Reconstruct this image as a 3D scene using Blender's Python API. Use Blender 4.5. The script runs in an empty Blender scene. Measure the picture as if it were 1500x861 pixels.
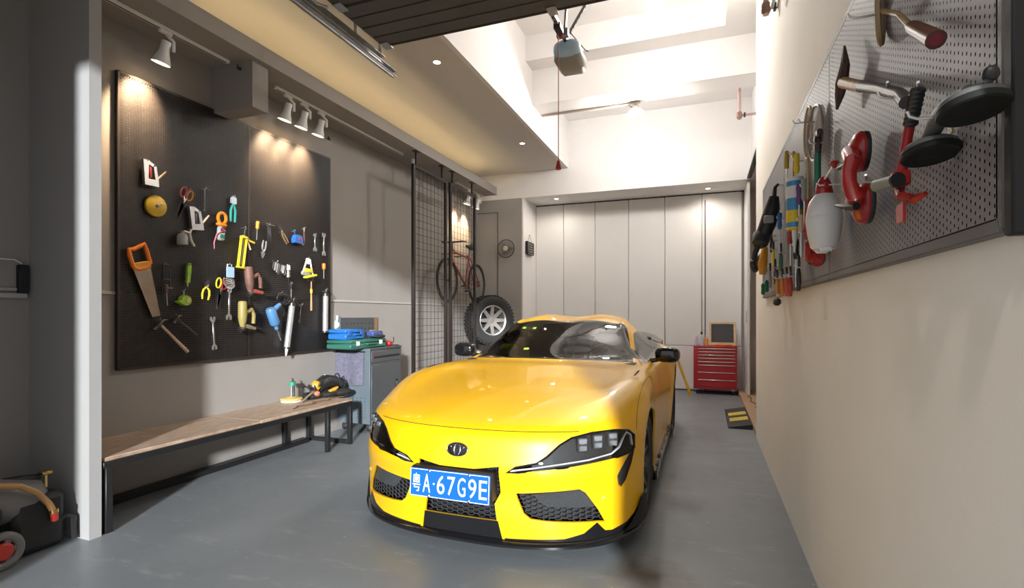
import bpy, bmesh, math, random
import numpy as np
from mathutils import Matrix, Vector
from mathutils.bvhtree import BVHTree
random.seed(7); rng = np.random.default_rng(7)
S = bpy.context.scene
C = S.collection
# ------------------------------------------------------------------ camera
CAM_H = 1.29; YAW = math.radians(20.42); FPX = 760.0
cam_d = bpy.data.cameras.new('camera'); cam = bpy.data.objects.new('camera', cam_d); C.objects.link(cam)
cam.location = (0, 0, CAM_H); cam.rotation_euler = (math.radians(90), 0, YAW)
cam_d.sensor_fit = 'HORIZONTAL'; cam_d.sensor_width = 36.0; cam_d.lens = 36.0 * FPX / 1500.0
cam_d.shift_y = 29.5 / 1500.0; cam_d.clip_start = 0.02; cam_d.clip_end = 200
S.camera = cam
# ------------------------------------------------------------------ world, sun, exposure
W = bpy.data.worlds.new('sky'); S.world = W; W.use_nodes = True
W.node_tree.nodes['Background'].inputs[0].default_value = (0.93, 0.96, 1.0, 1)
W.node_tree.nodes['Background'].inputs[1].default_value = 0.56
sun_d = bpy.data.lights.new('sun', 'SUN'); sun = bpy.data.objects.new('sun', sun_d); C.objects.link(sun)
sun_d.energy = 5.6; sun_d.angle = math.radians(3.0); sun_d.color = (0.95, 0.98, 1.0)
sun.rotation_euler = Vector((-0.44, 0.90, -0.22)).to_track_quat('-Z', 'Y').to_euler()
sun.location = (3, -6, 5)
S.view_settings.view_transform = 'Standard'; S.view_settings.look = 'None'
S.view_settings.gamma = 1.0; S.view_settings.use_curve_mapping = False
S.view_settings.exposure = 0.48
# ------------------------------------------------------------------ pixel -> point on a real plane (1500 x 861 frame)
_c, _s = math.cos(YAW), math.sin(YAW)
def ray(px, py):
    u = (px - 750) / FPX; v = (460 - py) / FPX
    return Vector((_c * u - _s, _c + _s * u, v))
def on_x(px, py, x):
    d = ray(px, py); t = x / d.x; return Vector((x, d.y * t, CAM_H + d.z * t))
def on_y(px, py, y):
    d = ray(px, py); t = y / d.y; return Vector((d.x * t, y, CAM_H + d.z * t))
def on_z(px, py, z):
    d = ray(px, py); t = (z - CAM_H) / d.z; return Vector((d.x * t, d.y * t, z))
# ------------------------------------------------------------------ materials
MATS = {}
def mat(name, col, rough=0.5, metal=0.0, var=0.0, scale=8.0, bump=0.0, bscale=None, coat=0.0, emit=None, estr=0.0, stretch=None, spec=0.5, col2=None, rvar=0.0):
    if name in MATS: return MATS[name]
    m = bpy.data.materials.new(name); m.use_nodes = True; MATS[name] = m
    nt = m.node_tree; N = nt.nodes; L = nt.links; b = N['Principled BSDF']
    b.inputs['Base Color'].default_value = (*col, 1); b.inputs['Roughness'].default_value = rough
    b.inputs['Metallic'].default_value = metal; b.inputs['Coat Weight'].default_value = coat
    b.inputs['Coat Roughness'].default_value = 0.03; b.inputs['Specular IOR Level'].default_value = spec
    if emit: b.inputs['Emission Color'].default_value = (*emit, 1); b.inputs['Emission Strength'].default_value = estr
    if var > 0 or bump > 0 or col2:
        tc = N.new('ShaderNodeTexCoord'); mp = N.new('ShaderNodeMapping'); L.new(tc.outputs['Object'], mp.inputs[0])
        if stretch: mp.inputs['Scale'].default_value = stretch
        no = N.new('ShaderNodeTexNoise'); no.inputs['Scale'].default_value = scale; no.inputs['Detail'].default_value = 5; no.inputs['Roughness'].default_value = 0.62
        L.new(mp.outputs[0], no.inputs[0])
        if var > 0 or col2:
            r = N.new('ShaderNodeValToRGB'); L.new(no.outputs[0], r.inputs[0])
            r.color_ramp.elements[0].position = 0.3; r.color_ramp.elements[1].position = 0.7
            c2 = col2 or tuple(min(1, c * (1 + var)) for c in col); c1 = col if col2 else tuple(c * (1 - var) for c in col)
            r.color_ramp.elements[0].color = (*c1, 1); r.color_ramp.elements[1].color = (*c2, 1)
            L.new(r.outputs[0], b.inputs['Base Color'])
        if rvar > 0:
            mr = N.new('ShaderNodeMapRange'); mr.inputs[3].default_value = max(0, rough - rvar); mr.inputs[4].default_value = min(1, rough + rvar)
            L.new(no.outputs[0], mr.inputs[0]); L.new(mr.outputs[0], b.inputs['Roughness'])
        if bump > 0:
            n2 = N.new('ShaderNodeTexNoise'); n2.inputs['Scale'].default_value = bscale or scale * 6; n2.inputs['Detail'].default_value = 4
            L.new(mp.outputs[0], n2.inputs[0])
            bp = N.new('ShaderNodeBump'); bp.inputs['Strength'].default_value = bump; bp.inputs['Distance'].default_value = 0.01
            L.new(n2.outputs[0], bp.inputs['Height']); L.new(bp.outputs[0], b.inputs['Normal'])
    return m
def glass(name, tint, refl=0.12, rough=0.0):
    if name in MATS: return MATS[name]
    m = bpy.data.materials.new(name); m.use_nodes = True; MATS[name] = m
    nt = m.node_tree; N = nt.nodes; L = nt.links; N.remove(N['Principled BSDF']); out = N['Material Output']
    t = N.new('ShaderNodeBsdfTransparent'); t.inputs[0].default_value = (*tint, 1)
    g = N.new('ShaderNodeBsdfGlossy'); g.inputs['Roughness'].default_value = rough
    f = N.new('ShaderNodeFresnel'); f.inputs[0].default_value = 1.5
    ad = N.new('ShaderNodeMath'); ad.operation = 'ADD'; ad.inputs[1].default_value = refl; ad.use_clamp = True
    mx = N.new('ShaderNodeMixShader'); L.new(f.outputs[0], ad.inputs[0]); L.new(ad.outputs[0], mx.inputs[0])
    L.new(t.outputs[0], mx.inputs[1]); L.new(g.outputs[0], mx.inputs[2]); L.new(mx.outputs[0], out.inputs[0])
    return m
def emis(name, col, s):
    return mat(name, (0.8, 0.8, 0.8), 0.4, emit=col, estr=s)
# ------------------------------------------------------------------ mesh builder
def frame(axis):
    a = Vector(axis).normalized(); h = Vector((0, 0, 1)) if abs(a.z) < 0.9 else Vector((1, 0, 0))
    u = a.cross(h).normalized(); return u, a.cross(u).normalized(), a
class MB:
    def __init__(s): s.v = []; s.f = []; s.M = None
    def add(s, vs, fs):
        o = len(s.v)
        for p in vs:
            p = Vector(p); s.v.append(tuple(s.M @ p if s.M else p))
        s.f += [tuple(i + o for i in f) for f in fs]; return s
    def box(s, c, d, bev=0.0, R=None):
        hx, hy, hz = d[0] / 2, d[1] / 2, d[2] / 2; b = min(bev, hx * .99, hy * .99, hz * .99); c = Vector(c); vs = []; fs = []
        if b <= 0:
            vs = [(x, y, z) for x in (-hx, hx) for y in (-hy, hy) for z in (-hz, hz)]
            fs = [(0, 1, 3, 2), (4, 6, 7, 5), (0, 4, 5, 1), (2, 3, 7, 6), (0, 2, 6, 4), (1, 5, 7, 3)]
        else:
            idx = {}
            for sx in (-1, 1):
                for sy in (-1, 1):
                    for sz in (-1, 1):
                        for ax in range(3):
                            p = [sx * (hx - b), sy * (hy - b), sz * (hz - b)]; p[ax] += (sx, sy, sz)[ax] * b
                            idx[(sx, sy, sz, ax)] = len(vs); vs.append(tuple(p))
            for ax in range(3):
                o1, o2 = [a for a in range(3) if a != ax]
                for sg in (-1, 1):
                    q = []
                    for a, e in ((-1, -1), (1, -1), (1, 1), (-1, 1)):
                        k = [0, 0, 0]; k[ax] = sg; k[o1] = a; k[o2] = e; q.append(idx[(*k, ax)])
                    fs.append(tuple(q))
            for ax in range(3):
                o1, o2 = [a for a in range(3) if a != ax]
                for a in (-1, 1):
                    for e in (-1, 1):
                        k0 = [0, 0, 0]; k1 = [0, 0, 0]; k0[ax] = -1; k1[ax] = 1
                        k0[o1] = k1[o1] = a; k0[o2] = k1[o2] = e
                        fs.append((idx[(*k0, o1)], idx[(*k1, o1)], idx[(*k1, o2)], idx[(*k0, o2)]))
            for sx in (-1, 1):
                for sy in (-1, 1):
                    for sz in (-1, 1): fs.append(tuple(idx[(sx, sy, sz, a)] for a in range(3)))
        vs = [(R @ Vector(p) if R else Vector(p)) + c for p in vs]
        return s.add(vs, fs)
    def cyl(s, p0, p1, r0, r1=None, n=12, cap=True):
        r1 = r0 if r1 is None else r1; p0 = Vector(p0); p1 = Vector(p1); u, w, a = frame(p1 - p0)
        vs = []
        for p, r in ((p0, r0), (p1, r1)):
            vs += [p + (u * math.cos(t) + w * math.sin(t)) * r for t in [2 * math.pi * i / n for i in range(n)]]
        fs = [(i, (i + 1) % n, n + (i + 1) % n, n + i) for i in range(n)]
        if cap: fs += [tuple(range(n - 1, -1, -1)), tuple(range(n, 2 * n))]
        return s.add(vs, fs)
    def tube(s, pts, r, n=8, closed=False):
        P = [Vector(p) for p in pts]; m = len(P); rs = r if isinstance(r, (list, tuple)) else [r] * m
        vs = []; pu = None
        for i in range(m):
            a = P[(i + 1) % m] if (closed or i < m - 1) else P[i]; b = P[i - 1] if (closed or i > 0) else P[i]
            t = (a - b).normalized()
            if pu is None: u, w, _ = frame(t)
            else:
                u = (pu - t * pu.dot(t)); u = u.normalized() if u.length > 1e-6 else frame(t)[0]; w = t.cross(u)
            pu = u
            vs += [P[i] + (u * math.cos(q) + w * math.sin(q)) * rs[i] for q in [2 * math.pi * k / n for k in range(n)]]
        fs = []
        for i in range(m if closed else m - 1):
            j = (i + 1) % m
            fs += [(i * n + k, i * n + (k + 1) % n, j * n + (k + 1) % n, j * n + k) for k in range(n)]
        if not closed: fs += [tuple(range(n - 1, -1, -1)), tuple(range((m - 1) * n, m * n))]
        return s.add(vs, fs)
    def lathe(s, prof, p0=(0, 0, 0), axis=(0, 0, 1), n=24, closed=False):
        p0 = Vector(p0); u, w, a = frame(axis); vs = []; m = len(prof)
        for r, h in prof:
            vs += [p0 + a * h + (u * math.cos(t) + w * math.sin(t)) * max(r, 1e-5) for t in [2 * math.pi * i / n for i in range(n)]]
        fs = []
        for i in range(m if closed else m - 1):
            j = (i + 1) % m
            fs += [(i * n + k, i * n + (k + 1) % n, j * n + (k + 1) % n, j * n + k) for k in range(n)]
        if not closed:
            if prof[0][0] > 1e-4: fs.append(tuple(range(n - 1, -1, -1)))
            if prof[-1][0] > 1e-4: fs.append(tuple(range((m - 1) * n, m * n)))
        return s.add(vs, fs)
    def prism(s, poly, y0, y1, inset=0.0):
        n = len(poly); cx = sum(p[0] for p in poly) / n; cz = sum(p[1] for p in poly) / n
        q = [(cx + (x - cx) * (1 - inset), cz + (z - cz) * (1 - inset)) for x, z in poly]
        vs = [(x, y0, z) for x, z in q] + [(x, y1, z) for x, z in poly]
        fs = [(i, (i + 1) % n, n + (i + 1) % n, n + i) for i in range(n)] + [tuple(range(n - 1, -1, -1)), tuple(range(n, 2 * n))]
        return s.add(vs, fs)
    def ell(s, c, r, n=16, m=10, e=1.0, R=None):
        c = Vector(c); sp = lambda t: math.copysign(abs(t) ** e, t); vs = []
        for i in range(m + 1):
            ph = -math.pi / 2 + math.pi * i / m
            for k in range(n):
                th = 2 * math.pi * k / n
                p = Vector((r[0] * sp(math.cos(ph)) * sp(math.cos(th)), r[1] * sp(math.cos(ph)) * sp(math.sin(th)), r[2] * sp(math.sin(ph))))
                vs.append((R @ p if R else p) + c)
        fs = [(i * n + k, i * n + (k + 1) % n, (i + 1) * n + (k + 1) % n, (i + 1) * n + k) for i in range(m) for k in range(n)]
        return s.add(vs, fs)
    def torus(s, c, axis, R, r, n=32, m=8, sx=1.0, sy=1.0):
        u, w, a = frame(axis); c = Vector(c)
        return s.tube([c + u * (R * sx * math.cos(t)) + w * (R * sy * math.sin(t)) for t in [2 * math.pi * i / n for i in range(n)]], r, m, True)
    def build(s, name, m, parent=None, ang=38, loc=None):
        me = bpy.data.meshes.new(name); me.from_pydata(s.v, [], s.f); return finish(me, name, m, parent, ang, loc)
def finish(me, name, m, parent=None, ang=38, loc=None, recalc=True):
    if recalc:
        bm = bmesh.new(); bm.from_mesh(me); bmesh.ops.recalc_face_normals(bm, faces=bm.faces[:]); bm.to_mesh(me); bm.free()
    if ang:
        me.polygons.foreach_set('use_smooth', [True] * len(me.polygons)); me.set_sharp_from_angle(angle=math.radians(ang))
    me.update()
    o = bpy.data.objects.new(name, me); C.objects.link(o)
    if m: me.materials.append(m)
    if parent: o.parent = parent
    if loc is not None: o.location = loc
    return o
def tag(o, label, cat, group=None):
    o['label'] = label; o['category'] = cat
    if group: o['group'] = group
    return o
def thing(name, label, cat, loc=(0, 0, 0), rot=(0, 0, 0), group=None):
    o = bpy.data.objects.new(name, None); C.objects.link(o); o.location = loc; o.rotation_euler = rot
    o.empty_display_size = 0.05
    return tag(o, label, cat, group)
def struct(o): o['kind'] = 'structure'; return o
def slab(name, x0, x1, y0, y1, z0, z1, m, bev=0.0, parent=None):
    o = MB().box(((x0 + x1) / 2, (y0 + y1) / 2, (z0 + z1) / 2), (x1 - x0, y1 - y0, z1 - z0), bev).build(name, m, parent, 30)
    if not parent: struct(o)
    return o
def dup(root, loc=None, rot=None, label=None):
    r = root.copy(); C.objects.link(r)
    if loc is not None: r.location = loc
    if rot is not None: r.rotation_euler = rot
    if label: r['label'] = label
    def kids(src, dst):
        for ch in list(src.children):
            c2 = ch.copy(); C.objects.link(c2); c2.parent = dst; kids(ch, c2)
    kids(root, r); return r
def eval_mods(o):
    dg = bpy.context.evaluated_depsgraph_get(); me = bpy.data.meshes.new_from_object(o.evaluated_get(dg)); return me
# ------------------------------------------------------------------ shell of the garage (X right, Y into the room, Z up)
XL, XR, YF, YB = -3.85, 0.50, 0.60, 9.30
WALLM = mat('painted_wall', (.29, .268, .25), .75, var=.04, scale=1.5, bump=.05, bscale=90)
WALLR = mat('cream_wall', (.88, .84, .775), .7, var=.03, scale=1.2, bump=.05, bscale=70)
WHITEM = mat('white_paint', (.80, .78, .775), .7, var=.02, scale=2)
CEILM = mat('ceiling_paint', (.66, .63, .60), .8, var=.02, scale=2)
GREYW = mat('grey_wall_paint', (.34, .325, .31), .75, var=.05, scale=1.5)
def floor_material():
    m = bpy.data.materials.new('grey_epoxy_floor'); m.use_nodes = True; nt = m.node_tree; N = nt.nodes; L = nt.links; b = N['Principled BSDF']
    tc = N.new('ShaderNodeTexCoord')
    def noise(sc, det, ro, st=(1, 1, 1)):
        mp = N.new('ShaderNodeMapping'); mp.inputs['Scale'].default_value = st; L.new(tc.outputs['Object'], mp.inputs[0])
        n = N.new('ShaderNodeTexNoise'); n.inputs['Scale'].default_value = sc; n.inputs['Detail'].default_value = det; n.inputs['Roughness'].default_value = ro; L.new(mp.outputs[0], n.inputs[0]); return n
    def ramp(src, p0, c0, p1, c1):
        r = N.new('ShaderNodeValToRGB'); r.color_ramp.elements[0].position = p0; r.color_ramp.elements[0].color = (*c0, 1); r.color_ramp.elements[1].position = p1; r.color_ramp.elements[1].color = (*c1, 1); L.new(src, r.inputs[0]); return r
    def mix(f, a, b2):
        x = N.new('ShaderNodeMix'); x.data_type = 'RGBA'; L.new(f, x.inputs[0]); L.new(a, x.inputs[6]); L.new(b2, x.inputs[7]); return x.outputs[2]
    base = ramp(noise(1.6, 6, .6, (1, .6, 1)).outputs[0], .3, (.180, .200, .216), .7, (.235, .256, .272))
    sc = ramp(noise(5, 9, .72, (.5, 1.6, 1)).outputs[0], .56, (0, 0, 0), .72, (1, 1, 1))
    light = N.new('ShaderNodeRGB'); light.outputs[0].default_value = (.34, .36, .37, 1)
    h = N.new('ShaderNodeMath'); h.operation = 'MULTIPLY'; h.inputs[1].default_value = .7; L.new(sc.outputs[0], h.inputs[0])
    c1 = mix(h.outputs[0], base.outputs[0], light.outputs[0])
    # chalky chips and the one brown stain near the camera
    vo = ramp(noise(38, 2, .5).outputs[0], .735, (0, 0, 0), .765, (1, 1, 1)); chip = N.new('ShaderNodeRGB'); chip.outputs[0].default_value = (.5, .51, .52, 1)
    c2 = mix(vo.outputs[0], c1, chip.outputs[0])
    st = N.new('ShaderNodeVectorMath'); st.operation = 'DISTANCE'; L.new(tc.outputs['Object'], st.inputs[0]); st.inputs[1].default_value = STAIN
    ns = noise(9, 4, .6); ad = N.new('ShaderNodeMath'); ad.operation = 'MULTIPLY_ADD'; L.new(ns.outputs[0], ad.inputs[0]); ad.inputs[1].default_value = .16; L.new(st.outputs['Value'], ad.inputs[2])
    sr = ramp(ad.outputs[0], .10, (.9, .9, .9), .32, (0, 0, 0)); brown = N.new('ShaderNodeRGB'); brown.outputs[0].default_value = (.04, .028, .022, 1)
    c3 = mix(sr.outputs[0], c2, brown.outputs[0]); L.new(c3, b.inputs['Base Color'])
    rr = N.new('ShaderNodeMapRange'); rr.inputs[3].default_value = .26; rr.inputs[4].default_value = .5; L.new(noise(3, 5, .6).outputs[0], rr.inputs[0]); L.new(rr.outputs[0], b.inputs['Roughness'])
    bp = N.new('ShaderNodeBump'); bp.inputs['Strength'].default_value = .08; L.new(noise(60, 4, .6).outputs[0], bp.inputs['Height']); L.new(bp.outputs[0], b.inputs['Normal'])
    return m
STAIN = on_z(950, 842, 0)
FLOORM = floor_material()
def plate(name, x0, x1, y0, y1, z0, z1, m):      # origin stays at the world origin so object coordinates are metres
    return slab(name, x0, x1, y0, y1, z0, z1, m)
plate('floor', XL - .2, XR + .2, YF - .2, YB + .2, -.2, 0, FLOORM)
plate('floor_outside', -12, 12, -14, YF - .2, -.2, 0, mat('concrete_apron', (.36, .35, .34), .85, var=.1, scale=2))
plate('wall_left', XL - .2, XL, YF - .2, YB + .2, 0, 4.75, WALLM)
plate('wall_right', XR, XR + .2, .88, 5.98, 0, 4.75, WALLR)
plate('wall_front_left', XL - 3, -2.74, YF - .2, YF, 0, 5.0, WALLM)
plate('wall_front_lintel', -2.74, XR + .2, YF - .2, YF, 3.08, 5.0, WALLM)
plate('wall_front_right', XR + .2, 5, .68, .88, 0, 5.0, WALLM)
SZ, SX, HY, CZ = 3.76, -2.17, 8.55, 4.55
# dropped ceiling on the left, open bay on the right
plate('ceiling_low', XL, SX - .05, YF, HY, SZ, SZ + .08, CEILM)
plate('wall_upper_left', SX - .05, SX, YF, HY, SZ, CZ, WHITEM)
SKY1 = (SX, .216, 4.9, 6.33); SKY2 = (-1.25, .34, 7.25, 8.15)
def ceil_with_hole(name, x0, x1, y0, y1, hole, z, h=.12):
    a, b, c, d = hole; t = .2; m = MB()
    for (p, q, r, s) in ((x0, x1, y0, c), (x0, x1, d, y1), (x0, a, c, d), (b, x1, c, d)):
        if q - p > .01 and s - r > .01: m.box(((p + q) / 2, (r + s) / 2, z + t / 2), (q - p, s - r, t))
    o = struct(m.build(name, WHITEM, None, 30))
    k = MB(); w = .06
    k.box(((a + b) / 2, c - w / 2, z + t + h / 2), (b - a + 2 * w, w, h)).box(((a + b) / 2, d + w / 2, z + t + h / 2), (b - a + 2 * w, w, h))
    k.box((a - w / 2, (c + d) / 2, z + t + h / 2), (w, d - c, h)).box((b + w / 2, (c + d) / 2, z + t + h / 2), (w, d - c, h))
    k.build('recess_side', WHITEM, o, 30); MB().box(((a + b) / 2, (c + d) / 2, z + t + h + .03), (b - a + 2 * w, d - c + 2 * w, .06)).build('recess_top', WHITEM, o, 30); return o
ceil_with_hole('ceiling_bay', SX - .05, XR + .25, YF, 6.61, SKY1, CZ)
ceil_with_hole('ceiling_bay_rear', SX - .05, XR + .25, 6.61, HY + .1, SKY2, CZ)
plate('trim_1', SX - .05, XR + .2, 6.61, 7.0, 4.09, CZ, WHITEM)          # cross beam
# header over the folding doors, rear walls
plate('wall_back_header', XL, XR + .25, HY, YB, 3.32, 4.75, WHITEM)
plate('wall_back', XL - .2, 3.0, YB + .06, YB + .25, 0, 4.75, WHITEM)
plate('wall_rear_left', XL, -3.0, HY, YB + .06, 0, 3.32, GREYW)
plate('trim_2', -3.0, -2.975, HY, YB, 0, 3.32, WHITEM)
sm = MB().box((-3.45, HY - .006, 1.55), (.012, .012, 3.1)).box((-3.655, HY - .006, 3.095), (.40, .012, .012)).build('trim_3', mat('seam_dark', (.12, .11, .10), .7)); struct(sm)
# partition fin on the left, ledge with cove, box under the ledge
COLM = mat('partition_paint', (.34, .335, .33), .65, var=.03, scale=2)
plate('wall_partition', XL, -3.29, 1.93, 1.995, 0, SZ, COLM)
LZ = 3.33
lg = MB().box(((XL - 3.37) / 2, (1.995 + 8.25) / 2, LZ + .015), (abs(XL + 3.37), 6.255, .03)).box((-3.36, (1.995 + 8.25) / 2, LZ + .065), (.02, 6.255, .13)).build('ceiling_ledge', WALLM, None, 30); struct(lg)
plate('trim_4', XL, -3.40, 3.17, 3.33, 2.955, LZ, WALLM)
led = MB().box((-3.55, 5.1, LZ + .04), (.02, 6.0, .012)).build('cove_strip', emis('cove_led', (1.0, .74, .38), 14)); tag(led, 'warm light strip lying on top of the ledge under the low ceiling', 'light strip')
# horizontal joint line on the left wall
for y0, y1 in ((YF, 1.93), (1.995, 8.55)):
    o = MB().box((XL + .006, (y0 + y1) / 2, 1.437), (.012, y1 - y0, .022), .003).build('trim_5' if y0 < 1 else 'trim_6', mat('joint_strip', (.40, .38, .36), .6)); struct(o)
# folding doors across the back
edges = [-2.975, -2.441, -1.858, -1.264, -.65, -.053, .565]
fd = thing('door_1', 'white folding panel doors across the back wall', 'door', (0, YB, 0)); fd['kind'] = 'structure'; del fd['category']
PANEL = mat('door_panel_white', (.80, .785, .775), .45, var=.015, scale=3)
for i in range(6):
    a, b = edges[i] + .004, edges[i + 1] - .004
    if i < 4: MB().box(((a + b) / 2, 0, 1.655), (b - a, .04, 3.29), .006).build('door_leaf', PANEL, fd)
    else:
        l = MB().box(((a + b) / 2, 0, 2.03), (b - a, .04, 2.54), .006).build('door_leaf', PANEL, fd)
        MB().box(((a + b) / 2, 0, .385), (b - a, .04, .735), .006).build('lower_leaf', PANEL, l)
MB().box((-1.2, .02, 3.31), (3.6, .05, .02)).build('head_track', MATS['matte_black'] if 'matte_black' in MATS else mat('track_black', (.02, .02, .02), .6), fd)
MB().box((-.0, -.015, 1.6), (.016, .02, 3.2), .003).build('edge_seal', mat('seal_black', (.02, .02, .02), .6), fd)
# opening in the right wall with a sliding leaf and the room beyond
WOOD = mat('wood_floor', (.46, .30, .18), .45, var=.2, scale=6, stretch=(1, 8, 1))
plate('floor_side_room', XR + .0, 2.6, 5.98, YB + .06, -.05, .06, WOOD)
plate('wall_side_room', 2.6, 2.8, 5.0, YB + .06, 0, 4.75, mat('brown_room_wall', (.22, .17, .13), .8))
plate('wall_side_room_near', XR + .2, 2.6, 5.78, 5.98, 0, 4.75, mat('brown_room_wall', (.22, .17, .13), .8))
plate('wall_right_upper', XR + .15, XR + .3, 5.98, YB + .06, 3.36, 4.75, WHITEM)
plate('ceiling_side_room', XR + .3, 2.6, 5.98, YB + .06, 3.4, 3.5, WHITEM)
sd = MB().box((.62, 8.975, 1.69), (.045, .65, 3.26), .008).build('door_2', PANEL); struct(sd); MB().box((.594, 8.70, 1.25), (.012, .03, .18), .004).build('door_handle', mat('steel', (.55, .55, .56), .32, 1.0), sd)
tk = MB().box((.62, 7.65, 3.345), (.06, 3.2, .03), .004).build('trim_7', mat('track_dark', (.05, .05, .05), .4, .5)); struct(tk)
# ------------------------------------------------------------------ car body surface: control ribs (half car, centre line -> sill), metres from the nose
CAR_X, CAR_Y = -1.23, 2.47
FAX, RAX, AXZ = 0.93, 3.40, 0.335
_X0 = (0, .2, .4, .57, .70, .79, .85, .88, .895, .902)
RIBS = [
 (_X0, (.045, .05, .085, .15, .24, .34, .43, .50, .56, .61), (.115, .115, .115, .115, .115, .118, .122, .128, .136, .145)),
 (_X0, (.03, .035, .075, .145, .235, .335, .43, .49, .54, .575), (.25,) * 9 + (.255,)),
 (_X0, (.03, .035, .074, .142, .234, .33, .42, .485, .53, .567), (.37,) * 10),
 (_X0, (-.006, .004, .045, .120, .216, .323, .425, .495, .545, .585), (.455, .475, .475, .475, .475, .472, .47, .467, .463, .46)),
 (_X0, (.01, .022, .068, .15, .25, .355, .455, .525, .58, .635), (.58, .58, .58, .58, .575, .568, .558, .55, .542, .535)),
 (_X0, (.06, .07, .115, .195, .295, .40, .50, .575, .63, .685), (.675, .675, .674, .672, .67, .66, .643, .628, .612, .597)),
 ((0, .2, .4, .57, .69, .775, .84, .875, .895, .905), (.21, .218, .255, .325, .415, .51, .60, .66, .715, .77), (.742, .741, .738, .736, .738, .735, .718, .699, .68, .662)),
 ((0, .2, .4, .57, .68, .765, .835, .875, .897, .907), (.45, .455, .48, .535, .605, .675, .74, .79, .825, .86), (.80, .797, .79, .79, .803, .805, .79, .763, .73, .695)),
 ((0, .2, .4, .57, .68, .765, .835, .88, .90, .91), (.80, .80, .81, .84, .875, .90, .92, .93, .93, .93), (.85, .847, .838, .838, .855, .858, .842, .806, .756, .70)),
 ((0, .2, .4, .57, .68, .765, .835, .88, .90, .91), (1.12, 1.12, 1.12, 1.12, 1.12, 1.12, 1.115, 1.105, 1.10, 1.09), (.885, .882, .874, .872, .882, .882, .864, .818, .748, .66)),
 ((0, .2, .4, .57, .685, .77, .84, .88, .90, .905), (1.38, 1.38, 1.39, 1.395, 1.39, 1.375, 1.345, 1.31, 1.27, 1.23), (.91, .908, .902, .898, .898, .89, .865, .80, .68, .54)),
 ((0, .2, .4, .57, .69, .775, .84, .88, .895, .89), (1.60, 1.61, 1.645, 1.70, 1.745, 1.68, 1.60, 1.50, 1.40, 1.31), (.925, .924, .918, .91, .902, .888, .84, .70, .48, .20)),
 ((0, .195, .38, .54, .65, .785, .85, .885, .89, .88), (1.83, 1.84, 1.87, 1.915, 1.95, 1.92, 1.88, 1.83, 1.78, 1.73), (1.03, 1.03, 1.018, 1.0, .98, .893, .83, .68, .45, .19)),
 ((0, .19, .365, .51, .605, .79, .852, .885, .89, .88), (2.08, 2.085, 2.105, 2.13, 2.15, 2.13, 2.12, 2.10, 2.08, 2.06), (1.138, 1.14, 1.128, 1.108, 1.075, .90, .83, .67, .44, .185)),
 ((0, .2, .37, .49, .565, .795, .855, .887, .89, .88), (2.33, 2.33, 2.335, 2.34, 2.35, 2.35, 2.35, 2.35, 2.35, 2.35), (1.222, 1.232, 1.222, 1.205, 1.165, .907, .835, .67, .44, .185)),
 ((0, .22, .38, .49, .56, .80, .86, .89, .892, .882), (2.62,) * 10, (1.262, 1.284, 1.272, 1.245, 1.185, .918, .84, .67, .44, .185)),
 ((0, .22, .37, .475, .545, .80, .868, .90, .90, .885), (2.92, 2.92, 2.92, 2.92, 2.92, 2.92, 2.92, 2.92, 2.90, 2.88), (1.258, 1.278, 1.265, 1.235, 1.168, .938, .85, .68, .45, .19)),
 ((0, .21, .355, .455, .525, .79, .885, .92, .925, .905), (3.2, 3.2, 3.2, 3.2, 3.2, 3.2, 3.18, 3.15, 3.10, 3.06), (1.222, 1.236, 1.222, 1.192, 1.128, .962, .885, .74, .52, .22)),
 ((0, .2, .34, .435, .505, .77, .88, .925, .93, .925), (3.45, 3.45, 3.45, 3.45, 3.45, 3.45, 3.43, 3.41, 3.40, 3.40), (1.165, 1.175, 1.162, 1.135, 1.075, .965, .905, .83, .765, .705)),
 ((0, .2, .34, .44, .52, .74, .86, .91, .925, .92), (3.72, 3.72, 3.72, 3.72, 3.72, 3.72, 3.71, 3.70, 3.68, 3.65), (1.095, 1.10, 1.088, 1.062, 1.015, .955, .885, .79, .70, .61)),
 ((0, .2, .36, .5, .6, .72, .83, .885, .905, .905), (4.0, 4.0, 3.99, 3.98, 3.97, 3.95, 3.90, 3.86, 3.80, 3.74), (1.03, 1.03, 1.02, 1.0, .975, .935, .86, .75, .62, .47)),
 ((0, .2, .38, .54, .65, .74, .81, .86, .89, .89), (4.28, 4.28, 4.26, 4.22, 4.17, 4.12, 4.04, 3.97, 3.87, 3.77), (1.035, 1.035, 1.025, 1.0, .965, .915, .83, .70, .52, .33)),
 ((0, .2, .38, .54, .65, .74, .81, .86, .89, .89), (4.37, 4.37, 4.35, 4.30, 4.24, 4.18, 4.10, 4.02, 3.92, 3.80), (.90, .90, .89, .88, .86, .82, .74, .60, .42, .22)),
 ((0, .2, .38, .54, .65, .74, .81, .86, .89, .89), (4.37, 4.365, 4.345, 4.30, 4.25, 4.18, 4.10, 4.03, 3.94, 3.82), (.62, .62, .62, .61, .60, .58, .53, .44, .32, .18)),
 ((0, .2, .38, .54, .65, .74, .81, .86, .89, .88), (4.30, 4.30, 4.28, 4.24, 4.19, 4.12, 4.06, 4.0, 3.93, 3.83), (.22, .22, .22, .22, .21, .20, .19, .18, .17, .16)),
]
KS = 8
def bspline_fit(D):
    # uniform cubic B-spline control points that interpolate D along axis 0 (natural-ish ends)
    n = D.shape[0]; A = np.zeros((n, n)); 
    for i in range(n):
        if i in (0, n - 1): A[i, i] = 1
        else: A[i, i - 1:i + 2] = (1 / 6, 4 / 6, 1 / 6)
    return np.linalg.solve(A, D.reshape(n, -1)).reshape(D.shape)
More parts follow.
